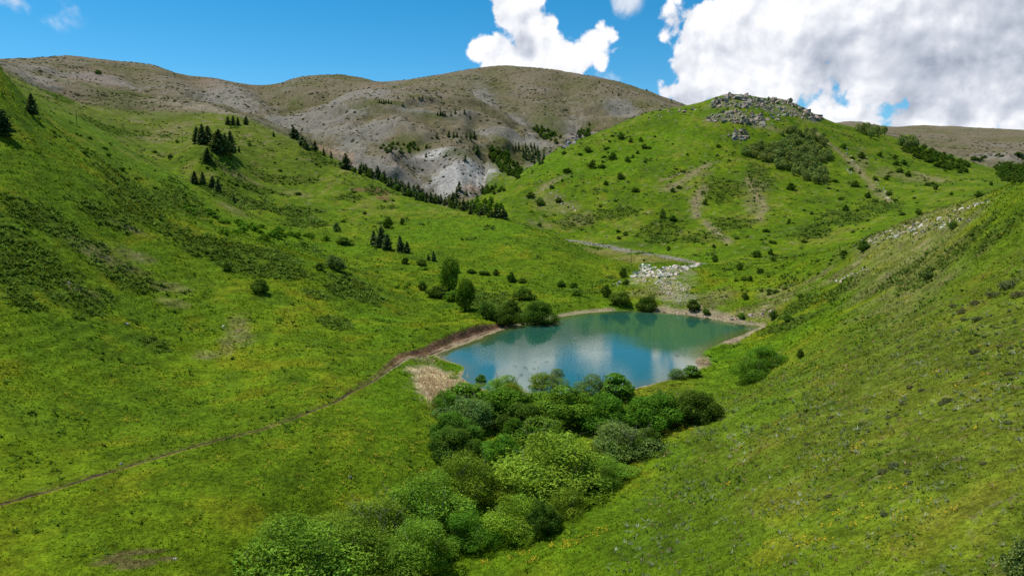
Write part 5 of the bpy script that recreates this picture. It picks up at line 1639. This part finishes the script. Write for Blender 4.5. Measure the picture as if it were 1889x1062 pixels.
# creeping juniper: low dark sprays over the mats
g = np.random.default_rng(606)
th = g.uniform(-math.radians(39), math.radians(39), 420000)
r = np.exp(g.uniform(math.log(95), math.log(900), len(th)))
x, y = r * np.sin(th), r * np.cos(th)
c, psd_, jn, ba, pt, vis, rd, bare_ = col_at(x, y)
ok = vis & (g.random(len(x)) < jn * 0.5) & (jn > 0.25) & (psd_ > 2) & (pt > 1.5) & (ba < 0.5)
x, y, r = x[ok][:60000], y[ok][:60000], r[ok][:60000]
tufts('juniper_mats', x, y, np.clip(0.0032 * r, 0.3, 1.5) * g.uniform(0.6, 1.4, len(x)), np.tile([0.100, 0.165, 0.024], (len(x), 1)) * g.uniform(0.6, 1.5, (len(x), 1)), 4, g, 1.1, 0.4, 'dark green creeping juniper mats on the slopes')


def mounds(name, x, y, w, h, col, g, label):
    """low irregular cushions, too many to count"""
    n = len(x)
    z = ground_z(x, y)
    k = 7
    ang = 2 * math.pi * np.arange(k) / k
    rad = w[:, None] * g.uniform(0.55, 1.2, (n, k))
    rx = x[:, None] + rad * np.cos(ang)[None]
    ry = y[:, None] + rad * np.sin(ang)[None]
    rz = ground_z(rx, ry) - 0.1
    mid_r = 0.55
    mx_ = x[:, None] + rad * mid_r * np.cos(ang)[None]
    my_ = y[:, None] + rad * mid_r * np.sin(ang)[None]
    mz_ = ground_z(mx_, my_) + h[:, None] * g.uniform(0.5, 1.1, (n, k))
    top = np.stack([x, y, z + h * g.uniform(0.8, 1.2, n)], 1)[:, None]
    V = np.concatenate([np.stack([rx, ry, rz], -1), np.stack([mx_, my_, mz_], -1), top], 1)
    base = (np.arange(n) * (2 * k + 1))[:, None, None]
    q = np.array([[i, (i + 1) % k, k + (i + 1) % k] for i in range(k)] + [[i, k + (i + 1) % k, k + i] for i in range(k)] + [[k + i, k + (i + 1) % k, 2 * k] for i in range(k)])
    F = (base + q[None]).reshape(-1, 3)
    cc = np.repeat((np.array(col) * g.uniform(0.6, 1.4, (n, 1)))[:, None], 2 * k + 1, 1) * g.uniform(0.75, 1.25, (n, 2 * k + 1, 1))
    me = mesh_np(name, V.reshape(-1, 3), F, M_TUFT, False, {'Col': ('FLOAT_COLOR', 'POINT', np.concatenate([cc.reshape(-1, 3), np.ones((n * (2 * k + 1), 1))], 1))})
    obj(name, me, kind='stuff', label=label)


g = np.random.default_rng(808)
th = g.uniform(-math.radians(38.5), math.radians(38.5), 40000)
r = np.exp(g.uniform(math.log(650), math.log(2400), len(th)))
x, y = r * np.sin(th), r * np.cos(th)
c, psd_, jn, ba, pt, vis, rd, bare_ = col_at(x, y)
den = fbm(x, y, 120, 4, 95) + 0.6 * fbm(x, y, 30, 3, 96)
ok = vis & (ba > 0.6) & (den + g.normal(0, 0.22, len(x)) > 0.12)
x, y, r = x[ok][:11000], y[ok][:11000], r[ok][:11000]
mounds('dwarf_shrubs', x, y, np.clip(r * 0.0021, 1.2, 3.6) * g.uniform(0.4, 1.4, len(x)), np.clip(r * 0.0007, 0.5, 1.2) * g.uniform(0.5, 1.2, len(x)), (0.046, 0.052, 0.024), g, 'dark dwarf shrubs speckling the bare brown mountains')
th = g.uniform(-math.radians(38.5), math.radians(38.5), 26000)
r = np.exp(g.uniform(math.log(280), math.log(950), len(th)))
x, y = r * np.sin(th), r * np.cos(th)
c, psd_, jn, ba, pt, vis, rd, bare_ = col_at(x, y)
den = fbm(x, y, 60, 4, 97) + 0.6 * fbm(x, y, 14, 3, 98)
ok = vis & (ba < 0.4) & (den + g.normal(0, 0.15, len(x)) > 0.28) & (psd_ > 15)
x, y, r = x[ok][:5500], y[ok][:5500], r[ok][:5500]
mounds('low_heath', x, y, np.clip(r * 0.0019, 0.6, 1.6) * g.uniform(0.4, 1.5, len(x)), np.clip(r * 0.0009, 0.35, 0.8) * g.uniform(0.5, 1.2, len(x)), (0.040, 0.070, 0.016), g, 'low dark heath clumps on the green hillsides')

# dry reeds on the near left shore and sprigs in the water
g = np.random.default_rng(909)
px, py = [], []
for (u, v, su, sv, n) in [(792, 700, 16, 14, 420), (805, 728, 11, 10, 240), (830, 710, 14, 8, 200), (825, 657, 14, 4, 120), (785, 664, 12, 3, 80)]:
    for _ in range(n):
        h = hit(u + g.normal(0, su), v + g.normal(0, sv))
        if h is not None:
            px.append(h[0])
            py.append(h[1])
px, py = np.array(px), np.array(py)
tufts('dry_reeds', px, py, g.uniform(0.4, 0.9, len(px)), np.tile([0.55, 0.42, 0.24], (len(px), 1)) * g.uniform(0.7, 1.3, (len(px), 1)), 4, g, 0.35, 0.10, 'straw coloured dry reeds on the near left shore')
wx, wy = [], []
for (u, v, n) in [(958, 677, 5), (985, 681, 4), (1000, 668, 3), (1252, 655, 6), (970, 691, 3)]:
    for _ in range(n):
        q = PZ(u + g.normal(0, 7), v + g.normal(0, 1.2), 0)
        wx.append(q[0])
        wy.append(q[1])
wx, wy = np.array(wx), np.array(wy)
v, f = [], []
for i in range(len(wx)):
    for b in range(5):
        a = g.uniform(0, 6.28)
        o = len(v)
        bx_, by_ = wx[i] + g.normal(0, 0.15), wy[i] + g.normal(0, 0.15)
        v += [(bx_ - 0.04, by_, -0.3), (bx_ + 0.04, by_, -0.3), (bx_ + 0.25 * math.cos(a), by_ + 0.25 * math.sin(a), g.uniform(0.2, 0.6))]
        f.append((o, o + 1, o + 2))
v, f = np.array(v), np.array(f)
me = mesh_np('water_sprigs', v, f, M_TUFT, False, {'Col': ('FLOAT_COLOR', 'POINT', np.tile([0.12, 0.09, 0.06, 1], (len(v), 1)))})
obj('water_sprigs', me, kind='stuff', label='thin brown sprigs standing in the pond')

# grey cushion shrubs on the right slope, each one its own thing
CUSH = [(1860, 528, 34), (1835, 545, 24), (1800, 560, 22), (1775, 575, 20), (1805, 590, 20), (1760, 565, 16), (1800, 650, 20), (1780, 590, 14), (1880, 545, 26), (1660, 640, 12), (1560, 645, 9), (1700, 640, 12), (1640, 580, 9), (1800, 650, 18), (1845, 640, 14), (1740, 745, 18), (1680, 715, 16),
        (1665, 745, 14), (1750, 740, 22), (1640, 770, 14), (1655, 765, 12), (1535, 770, 14), (1625, 820, 11), (1650, 860, 26), (1680, 890, 14), (1630, 870, 22), (1675, 870, 16), (1530, 915, 16), (1700, 720, 14), (1490, 820, 14), (1632, 950, 18), (1815, 855, 14), (1860, 780, 16), (1460, 735, 10), (1590, 690, 9), (1865, 690, 16)]
for i, (u, v, w) in enumerate(sorted(CUSH)):
    plant('cushion_shrub', CUSHION[i % 3], u, v, w, w * 0.5, C_SAGE, f'grey cushion shrub on the right slope, {ORD[i]} from the left', 'shrub', 'grey cushion shrubs on the right slope', sink=0.15)
